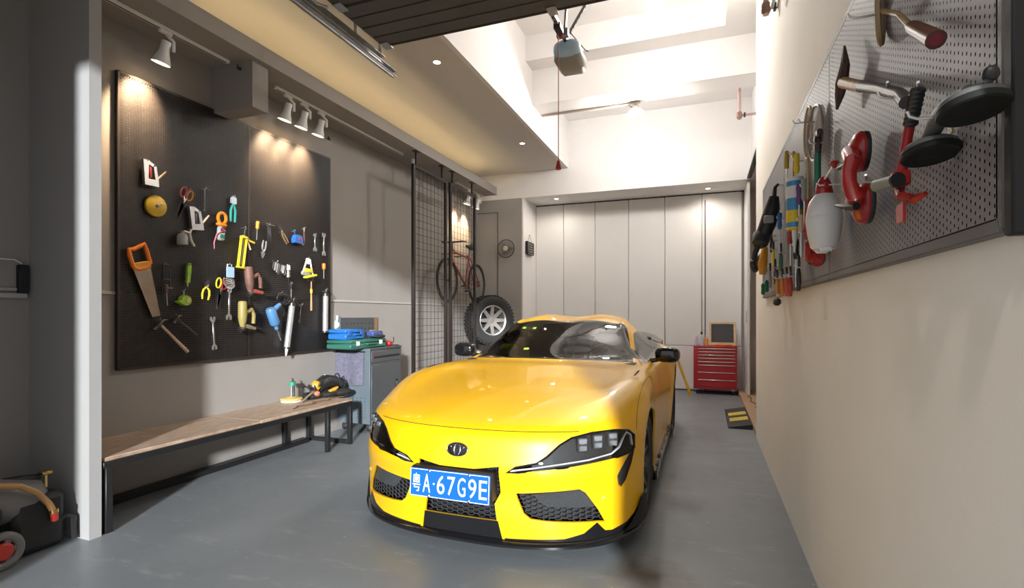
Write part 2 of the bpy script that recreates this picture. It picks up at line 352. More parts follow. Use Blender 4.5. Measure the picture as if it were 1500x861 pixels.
def bspline_eval(P, k):
    n = P.shape[0]; E = np.concatenate([2 * P[:1] - P[1:2], P, 2 * P[-1:] - P[-2:-1]]); out = []
    for i in range(n - 1):
        for j in range(k):
            t = j / k; b = ((1 - t) ** 3 / 6, (3 * t ** 3 - 6 * t * t + 4) / 6, (-3 * t ** 3 + 3 * t * t + 3 * t + 1) / 6, t ** 3 / 6)
            out.append(sum(b[q] * E[i + q] for q in range(4)))
    out.append(P[-1]); return np.array(out)
def car_grid():
    D = np.array([[(x, y, z) for x, y, z in zip(*r)] for r in RIBS], float)
    L = D[:, :0:-1].copy(); L[..., 0] *= -1
    D = np.concatenate([L, D], 1)                       # 19 columns, -9 .. 9
    G = bspline_eval(bspline_fit(D), KS)
    G = np.swapaxes(bspline_eval(bspline_fit(np.swapaxes(G, 0, 1)), KS), 0, 1)
    return G                                            # [(R-1)*KS+1, 18*KS+1, 3]
# ------------------------------------------------------------------ yellow sports coupe
PAINT = mat('yellow_paint', (0.90, 0.485, 0.002), 0.38, 0.0, coat=0.55, spec=0.5)
GBLACK = mat('gloss_black', (0.008, 0.008, 0.009), 0.12, coat=0.6)
MBLACK = mat('matte_black', (0.012, 0.012, 0.013), 0.6)
TRIM = mat('dark_plastic', (0.03, 0.03, 0.033), 0.45)
RUB = mat('tyre_rubber', (0.018, 0.018, 0.018), 0.75, var=.3, scale=30)
CHROME = mat('chrome', (0.75, 0.76, 0.78), 0.12, 1.0)
STEEL = mat('steel', (0.55, 0.55, 0.56), 0.32, 1.0)
RIMM = mat('dark_rim_metal', (0.06, 0.06, 0.065), 0.3, 0.7)
GLASS = glass('windscreen_glass', (0.42, 0.45, 0.44), 0.04)
DGLASS = glass('dark_side_glass', (0.05, 0.05, 0.05), 0.06)
CLEAR = glass('clear_lens', (0.93, 0.94, 0.95), 0.02)
G = car_grid(); NR, NC = G.shape[:2]; C0 = 9 * KS
_e1 = np.gradient(G, axis=0); _e2 = np.gradient(G, axis=1); GN = np.cross(_e2, _e1); GN /= np.linalg.norm(GN, axis=2, keepdims=True) + 1e-12
if GN[5 * KS, C0, 1] > 0: GN = -GN
def patch_data(r0, r1, c0, c1, off=0.0, step=1):
    i0, i1 = round(r0 * KS), round(r1 * KS); j0, j1 = C0 + round(c0 * KS), C0 + round(c1 * KS)
    P = G[i0:i1 + 1, j0:j1 + 1] + GN[i0:i1 + 1, j0:j1 + 1] * off; Nn = GN[i0:i1 + 1, j0:j1 + 1]
    h, w = P.shape[:2]
    f = [(a * w + b, a * w + b + 1, (a + 1) * w + b + 1, (a + 1) * w + b) for a in range(h - 1) for b in range(w - 1)]
    return P.reshape(-1, 3), f, Nn.reshape(-1, 3)
def patch(name, m, parent, r0, r1, c0, c1, off=0.0, thick=0.0, mesh_only=False):
    v, f, n = patch_data(r0, r1, c0, c1, off); k = len(v)
    # orient outward
    a, b, c = [Vector(v[q]) for q in f[0][:3]]
    if (b - a).cross(c - a).dot(Vector(n[f[0][0]])) < 0: f = [q[::-1] for q in f]
    me = bpy.data.meshes.new(name); nn = n
    if thick:
        v2 = v - n * thick; ed = {}
        for q in f:
            for s_ in range(4):
                e = (q[s_], q[(s_ + 1) % 4])
                if (e[1], e[0]) in ed: del ed[(e[1], e[0])]
                else: ed[e] = 1
        f = f + [tuple(i + k for i in q[::-1]) for q in f] + [(e[1], e[0], e[0] + k, e[1] + k) for e in ed]
        v = np.concatenate([v, v2])
    me.from_pydata(v.tolist(), [], f); me.update()
    if mesh_only: return me
    o = finish(me, name, m, parent, 180 if not thick else 40, recalc=False)
    if not thick: me.normals_split_custom_set_from_vertices([tuple(q) for q in n])
    return o
_v, _f, _n = patch_data(0, 24, -9, 9); CARBVH = BVHTree.FromPolygons([Vector(p) for p in _v], _f)
def surf_y(x, z, dflt=0.5):
    h = CARBVH.ray_cast(Vector((x, -1, z)), Vector((0, 1, 0)))
    return h[0].y if h[0] else dflt
def boolean(me, polys, op, y0=-0.3, y1=1.2, depth=None):
    o = bpy.data.objects.new('tmp', me); C.objects.link(o); cut = []
    for p in polys:
        b = MB(); b.prism(p, y0, y1 if depth is None else depth); c = b.build('tmpcut', None, ang=0); cut.append(c)
        md = o.modifiers.new('b', 'BOOLEAN'); md.object = c; md.operation = op; md.solver = 'EXACT'
    r = eval_mods(o)
    for c in cut + [o]: bpy.data.objects.remove(c)
    return r
mir = lambda p: [(-x, z) for x, z in p][::-1]
HL = [(.274, .478), (.32, .505), (.422, .526), (.467, .556), (.525, .612), (.576, .643), (.665, .661), (.769, .661), (.832, .645), (.858, .615), (.861, .55), (.849, .533), (.792, .524), (.555, .502), (.333, .48)]
VENT = [(.862, .540), (.842, .530), (.805, .459), (.789, .425), (.793, .374), (.805, .36), (.827, .394), (.851, .473)]
INT = [(.31, .362), (.62, .384), (.646, .363), (.704, .265), (.734, .196), (.696, .204), (.456, .222), (.383, .232), (.35, .259), (.319, .33)]
IPAN = [(.392, .356), (.615, .376), (.640, .360), (.690, .278), (.466, .290), (.43, .311)]
MOUTH = [(-.235, .505), (-.1, .484), (.1, .484), (.235, .505), (.232, .36), (.2, .30), (.212, .212), (-.212, .212), (-.2, .30), (-.232, .36)]
CHIN = [(-.218, .2119), (.218, .2119), (.25, .05), (-.25, .05)]
FANG = [(.70, .2), (.735, .15), (.765, .143), (.83, .162), (.862, .195), (.878, .225), (.892, .262), (.96, .262), (.96, .05), (.2505, .05), (.2505, .122), (.55, .128), (.64, .15)]
car = thing('sports_car', 'yellow two-seat sports coupe with a blue number plate parked in the middle of the garage', 'car', (CAR_X, CAR_Y, 0))
# front bumper with real openings
bp = patch('front_bumper', None, None, 0, 5, -9, 9, thick=0.014, mesh_only=True)
bp = boolean(bp, [HL, mir(HL), VENT, mir(VENT), INT, mir(INT), MOUTH, CHIN, FANG, mir(FANG)], 'DIFFERENCE')
bumper = finish(bp, 'front_bumper', PAINT, car, 32, recalc=False)
hood = patch('hood', PAINT, car, 5, 11, -4.5, 4.5)
for s_ in (1, -1):
    fd = patch('fender', None, None, 5, 11.5, 4.5 if s_ > 0 else -9, 9 if s_ > 0 else -4.5, thick=0.012, mesh_only=True)
    fd = boolean(fd, [HL if s_ > 0 else mir(HL)], 'DIFFERENCE'); fo = finish(fd, 'front_fender', PAINT, car, 40, recalc=False)
    # headlight: lens, dark housing, three projector units, light strip
    P = HL if s_ > 0 else mir(HL); sk = (2, 8.5) if s_ > 0 else (-8.5, -2)
    ho = patch('x', None, None, 2.5, 7, *sk, off=-0.035, thick=0.012, mesh_only=True); ho = boolean(ho, [P], 'INTERSECT')
    hs = finish(ho, 'headlight', MBLACK, car, 40, recalc=False); hs['label'] = 'slanted dark headlight unit'
    le = patch('x', None, None, 2.5, 7, *sk, off=-0.001, thick=0.003, mesh_only=True); le = boolean(le, [P], 'INTERSECT')
    finish(le, 'lens_cover', CLEAR, hs, 40, recalc=False)
    rim = MB(); loop = [(x, surf_y(x, z) - .001, z) for x, z in P]; rim.tube(loop, .006, 6, True); rim.build('lamp_surround', GBLACK, hs)
    for (lx, lz) in ((.622, .603), (.690, .612), (.757, .614)):
        y = surf_y(lx, lz) + .018; b = MB(); Rz = Matrix.Rotation(0.55 * s_, 3, 'Z')
        b.box((lx * s_, y + .01, lz), (.062, .03, .078), .006, Rz); u = b.build('projector', TRIM, hs)
        e = MB()
        for dz in (-.018, .019): e.box(Vector((lx * s_, y + .01, lz + dz)) + Rz @ Vector((0, -.016, 0)), (.045, .012, .030), .005, Rz)
        e.build('projector_lens', mat('led_lens', (.5, .53, .56), .1, .7), hs)
    dr = [(.291, .484), (.40, .50), (.554, .52), (.66, .53), (.762, .545), (.794, .569), (.812, .621), (.822, .638), (.840, .622), (.850, .565)]
    d = MB(); d.tube([(x * s_, surf_y(x, z) + .007, z) for x, z in dr], .0045, 6); d.build('light_strip', mat('drl_white', (.6, .62, .65), .25), hs)
    # side intake: honeycomb, panel, backing
    Q = INT if s_ > 0 else mir(INT)
    def inside(x, z, poly):
        c_ = False; j = len(poly) - 1
        for i in range(len(poly)):
            if (poly[i][1] > z) != (poly[j][1] > z) and x < (poly[j][0] - poly[i][0]) * (z - poly[i][1]) / (poly[j][1] - poly[i][1]) + poly[i][0]: c_ = not c_
            j = i
        return c_
    def honey(name, poly, a, dy, m, parent, asp=1.5, r=.0028):
        b = MB(); xs = [p[0] for p in poly]; zs = [p[1] for p in poly]; w = a * asp
        nx = int((max(xs) - min(xs)) / (1.5 * w)) + 2; nz = int((max(zs) - min(zs)) / (1.732 * a)) + 2; seen = set()
        for i in range(-1, nx):
            for k in range(-1, nz):
                cx = min(xs) + i * 1.5 * w; cz = min(zs) + (k + .5 * (i % 2)) * 1.732 * a
                pts = [(cx + w * math.cos(t), cz + a * math.sin(t)) for t in [math.pi / 3 * q for q in range(6)]]
                for q in range(6):
                    A, B_ = pts[q], pts[(q + 1) % 6]; key = (round((A[0] + B_[0]) * 500), round((A[1] + B_[1]) * 500))
                    if key in seen: continue
                    seen.add(key); mx, mz = (A[0] + B_[0]) / 2, (A[1] + B_[1]) / 2
                    if inside(mx, mz, poly):
                        b.cyl((A[0], surf_y(A[0], A[1]) + dy, A[1]), (B_[0], surf_y(B_[0], B_[1]) + dy, B_[1]), r, n=4)
        o = b.build(name, m, parent, 60); o['kind'] = 'stuff'; return o
    GRM = mat('grille_black', (.06, .06, .065), .28, .3)
    back = patch('x', None, None, 0, 5, *((1, 8.5) if s_ > 0 else (-8.5, -1)), off=-0.07, thick=0.01, mesh_only=True)
    big = [(x + (.012 if x > .5 else -.012) * 1, z + (.012 if z > .29 else -.012)) for x, z in INT]; big = big if s_ > 0 else mir(big)
    it = finish(boolean(back, [big], 'INTERSECT'), 'side_intake', MBLACK, car, 40, recalc=False)
    honey('intake_mesh', Q, .013, .03, GRM, it)
    pn = patch('x', None, None, 0, 5, *((1, 8.5) if s_ > 0 else (-8.5, -1)), off=-0.016, thick=0.01, mesh_only=True)
    finish(boolean(pn, [IPAN if s_ > 0 else mir(IPAN)], 'INTERSECT'), 'intake_panel', mat('grey_mesh_panel', (.045, .048, .052), .4, bump=.8, scale=40, bscale=300), it, 40, recalc=False)
    vb = patch('x', None, None, 1, 6, *((4, 9) if s_ > 0 else (-9, -4)), off=-0.012, thick=0.01, mesh_only=True)
    vo = finish(boolean(vb, [VENT if s_ > 0 else mir(VENT)], 'INTERSECT'), 'corner_vent', mat('vent_mesh', (.06, .065, .07), .35, .3, bump=1.0, scale=60, bscale=260), car, 40, recalc=False)
    fg = patch('x', None, None, 0, 3, *((1, 9) if s_ > 0 else (-9, -1)), off=0.003, thick=0.02, mesh_only=True)
    finish(boolean(fg, [FANG if s_ > 0 else mir(FANG)], 'INTERSECT'), 'corner_winglet', GBLACK, car, 40, recalc=False)
    BL = [(.79, .05), (.81, .105), (.85, .15), (.876, .20), (.899, .275), (.95, .275), (.95, .05)]; cb0 = patch('x', None, None, 0, 2, *((4.5, 9) if s_ > 0 else (-9, -4.5)), off=.016, thick=.02, mesh_only=True); finish(boolean(cb0, [BL if s_ > 0 else mir(BL)], 'INTERSECT'), 'corner_blade', MBLACK, car, 40, recalc=False)
    # parking sensor discs
    for sx, sz in ((.724, .326),):
        MB().cyl((sx * s_, surf_y(sx, sz) + .004, sz), (sx * s_ + .002 * s_, surf_y(sx, sz) - .002, sz), .011, .010, 14).build('parking_sensor', PAINT, car)
    # sides
    a, b_ = (5, 9) if s_ > 0 else (-9, -5)
    patch('door', PAINT, car, 11.5, 15.5, a, b_)
    patch('quarter_panel', PAINT, car, 15.5, 20, a, b_)
    a4, b4 = (4, 5) if s_ > 0 else (-5, -4)
    g0, g1 = (4.2, 4.88) if s_ > 0 else (-4.88, -4.2)
    sg = patch('side_window', DGLASS, car, 12.25, 17, g0, g1)
    patch('window_surround', GBLACK, car, 11.5, 12.25, a4, b4); patch('window_surround', GBLACK, car, 17, 17.25, a4, b4)
    patch('window_surround', GBLACK, car, 12.25, 17, *((4.88, 5) if s_ > 0 else (-5, -4.88)))
    patch('roof_rail', PAINT, car, 12.25, 17, *((4, 4.2) if s_ > 0 else (-4.2, -4)))
    patch('rear_pillar', PAINT, car, 17.25, 20, a4, b4)
    pil = patch('a_pillar', GBLACK, car, 11, 14, *((3.6, 4) if s_ > 0 else (-4, -3.6)))
    patch('cowl_corner', PAINT, car, 11, 11.5, a4, b4)
    # side skirt
    sk = MB(); e = [G[round(i * KS), C0 + 9 * KS * s_] for i in np.linspace(11.1, 16.9, 14)]
    for q in range(len(e) - 1):
        p0, p1 = Vector(e[q]), Vector(e[q + 1]); sk.box(((p0 + p1) / 2 + Vector((.0, 0, -.03))), (.05, (p1 - p0).length * 1.15, .07), .012)
    sk.build('side_skirt', GBLACK, car)
    # mirror
    mr = MB(); R_ = Matrix.Rotation(-0.12 * s_, 3, 'Z')
    mr.ell((.935 * s_, 2.05, .952), (.102, .06, .066), 24, 16, .68, R_); mo = mr.build('door_mirror', GBLACK, car, 60)
    MB().cyl((.79 * s_, 2.06, .895), (.90 * s_, 2.06, .915), .022, .016, 10).build('mirror_stalk', GBLACK, mo)
    MB().box((.935 * s_, 2.106, .952), (.165, .004, .10), .0015).build('mirror_glass', CHROME, mo)
    # fender vent slit, hood shut line at the side
    fv = [G[round(i * KS), C0 + round(5.2 * KS) * s_] + GN[round(i * KS), C0 + round(5.2 * KS) * s_] * .002 for i in np.arange(8.8, 10.0, .125)]
    MB().tube(fv, [.002 + .006 * math.sin(math.pi * k / (len(fv) - 1)) for k in range(len(fv))], 6).build('fender_vent', GBLACK, car)
    # wheel arch liners and wheels
    for ay in (FAX, RAX):
        l = MB(); n = 20; rr = .372
        vs = []; fs = []
        for xx in (.50, .893):
            vs += [(xx * s_, ay + rr * math.cos(t), AXZ + rr * math.sin(t)) for t in [math.radians(-28) + math.radians(236) * k / n for k in range(n + 1)]]
        fs = [(k, k + 1, n + 2 + k, n + 1 + k) for k in range(n)] + [tuple(range(n + 1))]
        l.add(vs, fs).build('arch_liner', MBLACK, car)
# wheels
def make_wheel(parent, loc, out, R=.335, wd=.255, rimr=.245, spokes=10, rm=None, sw=1.0, disc=True, name='wheel'):
    rm = rm or RIMM
    ax = Vector((out, 0, 0)); t = MB(); h = wd / 2
    prof = [(rimr - .012, -h * .86), (rimr + .02, -h * .97), (R - .045, -h), (R - .018, -h * .93), (R - .004, -h * .80), (R, -h * .6), (R, h * .6), (R - .004, h * .80), (R - .018, h * .93), (R - .045, h), (rimr + .02, h * .97), (rimr - .012, h * .86)]
    t.lathe(prof, loc, ax, 48, True); w = t.build(name, RUB, parent, 50)
    b = MB(); b.lathe([(rimr - .006, -h * .9), (rimr - .02, -h * .5), (rimr - .03, h * .3), (rimr - .016, h * .80), (rimr + .004, h * .88), (rimr - .004, h * .92), (rimr - .022, h * .84), (rimr - .036, h * .3), (rimr - .03, -h * .9)], loc, ax, 40, True)
    b.build('rim', rm, w, 40)
    for k in range(spokes):
        a = 2 * math.pi * k / spokes; s = MB(); s.M = Matrix.Translation(loc) @ Matrix.Rotation(a, 4, 'X')
        s.add([(out * h * .55, -.022 * sw, .04), (out * h * .55, .022 * sw, .04), (out * h * .82, .014 * sw, rimr - .012), (out * h * .82, -.014 * sw, rimr - .012),
               (out * h * .30, -.022 * sw, .04), (out * h * .30, .022 * sw, .04), (out * h * .62, .012 * sw, rimr - .012), (out * h * .62, -.012 * sw, rimr - .012)],
              [(0, 1, 2, 3), (4, 7, 6, 5), (0, 4, 5, 1), (1, 5, 6, 2), (2, 6, 7, 3), (3, 7, 4, 0)]); s.build('spoke', rm, w, 20)
    MB().lathe([(.0, h * .60), (.03, h * .60), (.06, h * .55), (.065, h * .2), (0, h * .2)], loc, ax, 20).build('hub_cap', rm, w)
    if disc: MB().lathe([(.06, 0), (.175, 0), (.175, -.025), (.06, -.025)], loc, ax, 32, True).build('brake_disc', STEEL, w)
for s_ in (1, -1):
    make_wheel(car, (.765 * s_, FAX, AXZ), s_); make_wheel(car, (.775 * s_, RAX, AXZ), s_, wd=.275)
# roof, glass, rear
ws = patch('windscreen', GLASS, car, 11.125, 13.875, -3.6, 3.6)
patch('windscreen_band', GBLACK, car, 13.875, 14, -3.6, 3.6); patch('cowl', GBLACK, car, 11, 11.125, -3.6, 3.6)
patch('roof', PAINT, car, 14, 17, -4, 4); patch('rear_hatch', PAINT, car, 17, 21, -4, 4)
patch('rear_window', DGLASS, car, 17.25, 19.5, -3.2, 3.2, off=.003)
for a, b_ in ((-9, -4), (4, 9)): patch('rear_corner', PAINT, car, 20, 21, a, b_)
patch('rear_bumper', PAINT, car, 21, 24, -9, 9)
spv, spf, spn = patch_data(20.25, 21.125, -5, 5); k_ = 80 + 1; sp = spv.copy(); hh = 8
rows = len(spv) // k_; t_ = np.repeat(np.linspace(0, 1, rows), k_); sp[:, 2] += .012 + .05 * t_ ** 1.6; sp[:, 1] += .04 * t_
vv = np.concatenate([sp, spv + spn * .001]); n_ = len(sp)
ff = spf + [tuple(i + n_ for i in q[::-1]) for q in spf]
for e0 in (0, rows - 1): ff += [(e0 * k_ + i, e0 * k_ + i + 1, n_ + e0 * k_ + i + 1, n_ + e0 * k_ + i) for i in range(k_ - 1)]
for e0 in (0, k_ - 1): ff += [(i * k_ + e0, (i + 1) * k_ + e0, n_ + (i + 1) * k_ + e0, n_ + i * k_ + e0) for i in range(rows - 1)]
MB().add(vv.tolist(), ff).build('tail_spoiler', GBLACK, car, 50)
# hood shut line
sl = [G[5 * KS, C0 + j] + GN[5 * KS, C0 + j] * .0004 for j in range(-round(3.3 * KS), round(3.3 * KS) + 1)]
MB().tube(sl, .0022, 5).build('shut_line', MBLACK, car)
for s_ in (1, -1):
    sl = [G[round(i * KS), C0 + round(6.4 * KS) * s_] + GN[round(i * KS), C0 + round(6.4 * KS) * s_] * .0002 for i in np.arange(5.0, 11, .125)]
    MB().tube(sl, .0016, 5).build('shut_line', MBLACK, car)
# mouth: honeycomb, backing, plate bracket, chin, splitter
mb_ = patch('x', None, None, 0, 5, -4, 4, off=-0.075, thick=0.01, mesh_only=True)
mo = finish(boolean(mb_, [[(x * 1.06, .36 + (z - .36) * 1.1) for x, z in MOUTH]], 'INTERSECT'), 'centre_grille', MBLACK, car, 40, recalc=False)
honey('grille_mesh', [(x * .995, z) for x, z in MOUTH], .014, .035, GRM, mo)
ch = patch('x', None, None, 0, 3, -3, 3, off=-0.004, thick=0.03, mesh_only=True)
finish(boolean(ch, [CHIN], 'INTERSECT'), 'chin_panel', GBLACK, car, 40, recalc=False)
lip = MB(); e = [G[0, C0 + j] for j in range(-8 * KS, 8 * KS + 1, 2)]; vs = []; n = len(e)
for p in e:
    d_ = Vector((p[0] * .55, p[1] - 1.0, 0)).normalized(); q = Vector(p)
    vs += [q + d_ * .022 + Vector((0, 0, -.022)), q + d_ * .022 + Vector((0, 0, -.034)), q - d_ * .12 + Vector((0, 0, -.034)), q - d_ * .05 + Vector((0, 0, .004)), q + d_ * .004 + Vector((0, 0, -.004))]
fs = [(i * 5 + k, i * 5 + (k + 1) % 5, (i + 1) * 5 + (k + 1) % 5, (i + 1) * 5 + k) for i in range(n - 1) for k in range(5)]
lip.add(vs, fs).build('front_splitter', GBLACK, car, 40)
MB().box((0, 2.2, .15), (1.3, 4.0, .04), .01).box((0, .62, .36), (1.0, .5, .4), .03).box((0, 2.15, .35), (1.66, 1.5, .42), .05).box((0, 3.9, .4), (1.3, .6, .5), .05).build('underbody', MBLACK, car)
MB().cyl((.267, surf_y(.267, .45) + .004, .45), (.267, surf_y(.267, .45) - .003, .45), .016, .015, 18).build('tow_hook_cover', PAINT, car)
# emblem on the nose
ey = surf_y(0, .575); Rt = Matrix.Rotation(math.radians(-16), 3, 'X')
em = MB(); em.ell((0, ey + .002, .575), (.062, .008, .036), 28, 8, 1, Rt); eo = em.build('nose_badge', mat('badge_dark', (.03, .03, .035), .15, .6, coat=.5), car, 60)
r_ = MB()
for (w_, h_, dz) in ((.060, .034, 0), (.018, .031, 0), (.038, .013, .012)):
    r_.tube([Vector((0, ey - .006, .575)) + Rt @ Vector((w_ * math.cos(t), -.001, dz + h_ * math.sin(t))) for t in [2 * math.pi * k / 28 for k in range(28)]], .0028, 6, True)
r_.build('badge_rings', mat('badge_metal', (.22, .21, .2), .25, .9), eo)
# number plate
def text_mesh(body, w, h, name, m, parent, loc, rot=(math.pi / 2, 0, 0), ext=.0006):
    cu = bpy.data.curves.new('t', 'FONT'); cu.body = body; cu.extrude = 0.02; o = bpy.data.objects.new('t', cu); C.objects.link(o)
    me = eval_mods(o); bpy.data.objects.remove(o); bpy.data.curves.remove(cu)
    n = len(me.vertices); a = np.zeros(n * 3); me.vertices.foreach_get('co', a); a = a.reshape(-1, 3)
    lo, hi = a.min(0), a.max(0); a = (a - (lo + hi) / 2) / np.maximum(hi - lo, 1e-6) * np.array([w, h, ext * 2]); me.vertices.foreach_set('co', a.ravel())
    me.materials.clear(); ob = finish(me, name, m, parent, 30, loc, recalc=False); ob.rotation_euler = rot; return ob
BLUE = mat('plate_blue', (.004, .11, .62), .35); WHITE = mat('plate_white', (.85, .86, .88), .4)
pl = MB().box((0, 0, 0), (.44, .006, .14), .002).build('number_plate', BLUE, car, 30, (-.022, -.05, .396)); pl.scale = (1.055, 1, 1.055); pl['label'] = 'blue number plate'; pl.rotation_euler = (math.radians(-4), 0, 0)
bd = MB()
for sx in (-1, 1): bd.box((sx * .2155, -.0035, 0), (.003, .002, .134))
for sz in (-1, 1): bd.box((0, -.0035, sz * .0655), (.434, .002, .003))
bd.build('plate_border', WHITE, pl)
text_mesh('\u7ca4', .045, .09, 'plate_character', WHITE, pl, (-.181, -.004, 0))
for ch_, x in (('A', -.123), ('6', -.043), ('7', .014), ('G', .071), ('9', .128), ('E', .185)):
    text_mesh(ch_, .042, .09, 'plate_character', WHITE, pl, (x, -.004, 0))
MB().cyl((-.083, -.0045, 0), (-.083, 0, 0), .005, n=12).build('plate_dot', WHITE, pl)
for x, z in ((-.11, .061), (.11, .061), (-.11, -.061), (.11, -.061)): MB().lathe([(0, .006), (.005, .005), (.008, .002), (.008, 0)], (x, -.003, z), (0, -1, 0), 12).build('plate_bolt', STEEL, pl)
MB().box((-.022, .004, .40), (.47, .09, .155), .01).build('plate_bracket', MBLACK, car)
# interior
INTM = mat('cabin_black', (.02, .02, .022), .7, var=.2, scale=20); SEAT = mat('seat_leather', (.03, .03, .033), .5)
d = MB(); n = 16
prof = [(1.62, .86), (1.75, .90), (1.95, .905), (2.08, .88), (2.12, .80), (2.08, .68), (2.0, .55)]
vs = [(x, y - .10 * abs(x) / .7, z) for y, z in prof for x in np.linspace(-.72, .72, n)]
fs = [(a * n + b, a * n + b + 1, (a + 1) * n + b + 1, (a + 1) * n + b) for a in range(len(prof) - 1) for b in range(n - 1)]
d.add(vs, fs).build('dashboard', INTM, car, 60)
for sx in (-1, 1):
    st = MB(); st.box((.36 * sx, 2.72, .50), (.50, .52, .20), .06); st.box((.36 * sx, 3.02, .80), (.48, .16, .62), .06, Matrix.Rotation(math.radians(-14), 3, 'X')); st.box((.36 * sx, 3.10, 1.10), (.26, .10, .17), .04)
    for q in (-1, 1): st.box((.36 * sx + .22 * q, 2.96, .80), (.08, .2, .45), .03, Matrix.Rotation(math.radians(-14), 3, 'X'))
    st.build('seat', SEAT, car, 60)
sw = MB(); sw.torus((.36, 2.22, .84), (0, -1, .35), .175, .015, 32, 8); sw.box((.36, 2.225, .84), (.30, .03, .05), .01).ell((.36, 2.22, .84), (.07, .03, .06)); sw.build('steering_wheel', SEAT, car)
MB().box((.05, 2.12, 1.105), (.22, .03, .06), .012).cyl((.05, 2.12, 1.11), (.03, 2.08, 1.14), .012, n=8).build('rear_view_mirror', MBLACK, car)
MB().box((0, 3.15, .75), (1.4, .03, .6), .01).box((0, 2.5, .43), (1.5, 1.6, .05)).build('cabin_trim', INTM, car)
gs = MB(); gx, gz = -.32, 1.161
hits = []
for dx in (-.075, .075):
    for dz in (-.008, .008):
        h = CARBVH.ray_cast(Vector((gx + dx, 1, gz + dz)), Vector((0, 1, 0)))[0]; hits.append((h.x, h.y - .004, h.z))
gs.add(hits + [(a, b + .002, c) for a, b, c in hits], [(0, 1, 3, 2), (4, 6, 7, 5), (0, 4, 5, 1), (2, 3, 7, 6), (0, 2, 6, 4), (1, 5, 7, 3)]).build('windscreen_sticker', mat('sticker_green', (.35, .62, .05), .5), car, 30)
MB().box((-.45, 1.97, .965), (.17, .10, .11), .035).build('green_cloth', mat('hi_vis_green', (.45, .75, .05), .7), car)
MB().box((-.216, 1.775, .95), (.05, .03, .10), .008).build('green_tag', MATS['hi_vis_green'], car)
# ------------------------------------------------------------------ overhead garage door, opener, lamps, pipes
DGREY = mat('door_dark_grey', (.075, .071, .07), .5, var=.1, scale=6)
GALV = mat('galvanised', (.42, .43, .44), .35, .9, var=.15, scale=30)
BRASS = mat('brass', (.6, .42, .16), .3, 1.0)
LAMPW = mat('lamp_white', (.78, .77, .75), .4)
gd = thing('garage_door', 'dark grey sectional garage door stored open under the ceiling', 'garage door', (0, 0, 3.42))
for k in range(5):
    y1 = 3.50 - k * .55; b = MB()
    b.box((-1.01, y1 - .2725, .02), (2.80, .54, .04), .006)
    p = b.build('door_section', DGREY, gd)
    for q in range(4): MB().box((-1.01, y1 - .07 - q * .135, -.004), (2.78, .118, .006), .002).build('section_rib', DGREY, p)
    for hx in (-2.36, -1.0, .33): MB().box((hx, y1 - .005, -.012), (.07, .10, .012), .003).build('hinge', GALV, p)
MB().box((-1.01, 3.512, .02), (2.80, .03, .05), .006).build('bottom_seal', MBLACK, gd)
# rails
def rail(label, x, ys, z, ends):
    r = thing('door_rail', label, 'rail', (x, 0, z))
    b = MB(); L_ = ends[1] - ends[0]; cy = sum(ends) / 2
    b.box((0, cy, .025), (.045, L_, .004)).box((-.022, cy, 0), (.004, L_, .05)).box((.018, cy, -.022), (.012, L_, .004)).box((-.012, cy, -.024), (.02, L_, .004)); b.build('channel', GALV, r)
    for y in ys:
        h = SZ - z if x < SX else CZ - z
        MB().box((-.03, y, h / 2), (.03, .004, h)).box((-.03, y, h - .003), (.06, .06, .006)).build('hanger', GALV, r)
    return r
rail('outer galvanised door rail with its end pointing at the low ceiling', -2.565, (1.6, 3.75), 3.40, (.7, 3.93))
r2 = rail('short inner galvanised rail beside the door edge', -2.475, (1.5, 3.3), 3.37, (.7, 3.62))
rail('galvanised door rail along the right wall side', .44, (1.6, 3.5), 3.40, (.7, 3.93))
rb = thing('roller_bracket', 'metal roller bracket riding on the left door rail', 'bracket', (-2.405, 2.62, 3.39))
MB().box((0, 0, .0), (.03, .14, .07), .006).build('bracket_plate', GALV, rb); MB().cyl((-.055, 0, -.01), (.02, 0, -.01), .008, n=10).build('axle', STEEL, rb); MB().lathe([(.02, 0), (.025, .008), (.02, .018)], (-.055, 0, -.01), (1, 0, 0), 16).build('roller', LAMPW, rb)
MB().tube([(0, .05, -.04), (0, .14, -.05), (.02, .22, -.035)], .01, 6).build('link', GALV, rb)
# opener
op = thing('door_opener', 'grey garage door opener motor with pale blue light cover hanging from straps', 'door opener', (-1.10, 4.42, 3.50))
b = MB(); b.box((0, 0, 0), (.235, .30, .15), .035); b.build('motor_housing', mat('opener_grey', (.30, .29, .275), .45), op, 50)
b = MB(); b.ell((0, -.12, .035), (.118, .075, .075), 24, 12, .7); b.build('light_cover', mat('opener_blue', (.45, .62, .75), .25), op, 60)
b = MB(); b.box((0, -1.9, .10), (.035, 3.5, .045), .004); b.build('drive_rail', GALV, op)
for q in range(14): MB().box((0, -.20 - q * .06, .073), (.012, .03, .016), .004).build('chain_link', TRIM, op)
MB().box((0, -.40, .075), (.055, .12, .055), .008).build('trolley', DST if 'DST' in globals() else TRIM, op); MB().box((0, -.33, .06), (.03, .03, .05), .006).build('trolley_latch', mat('red_plastic', (.40, .015, .012), .4), op)
MB().box((0, -.27, .10), (.10, .05, .07), .008).build('rail_clamp', GALV, op)
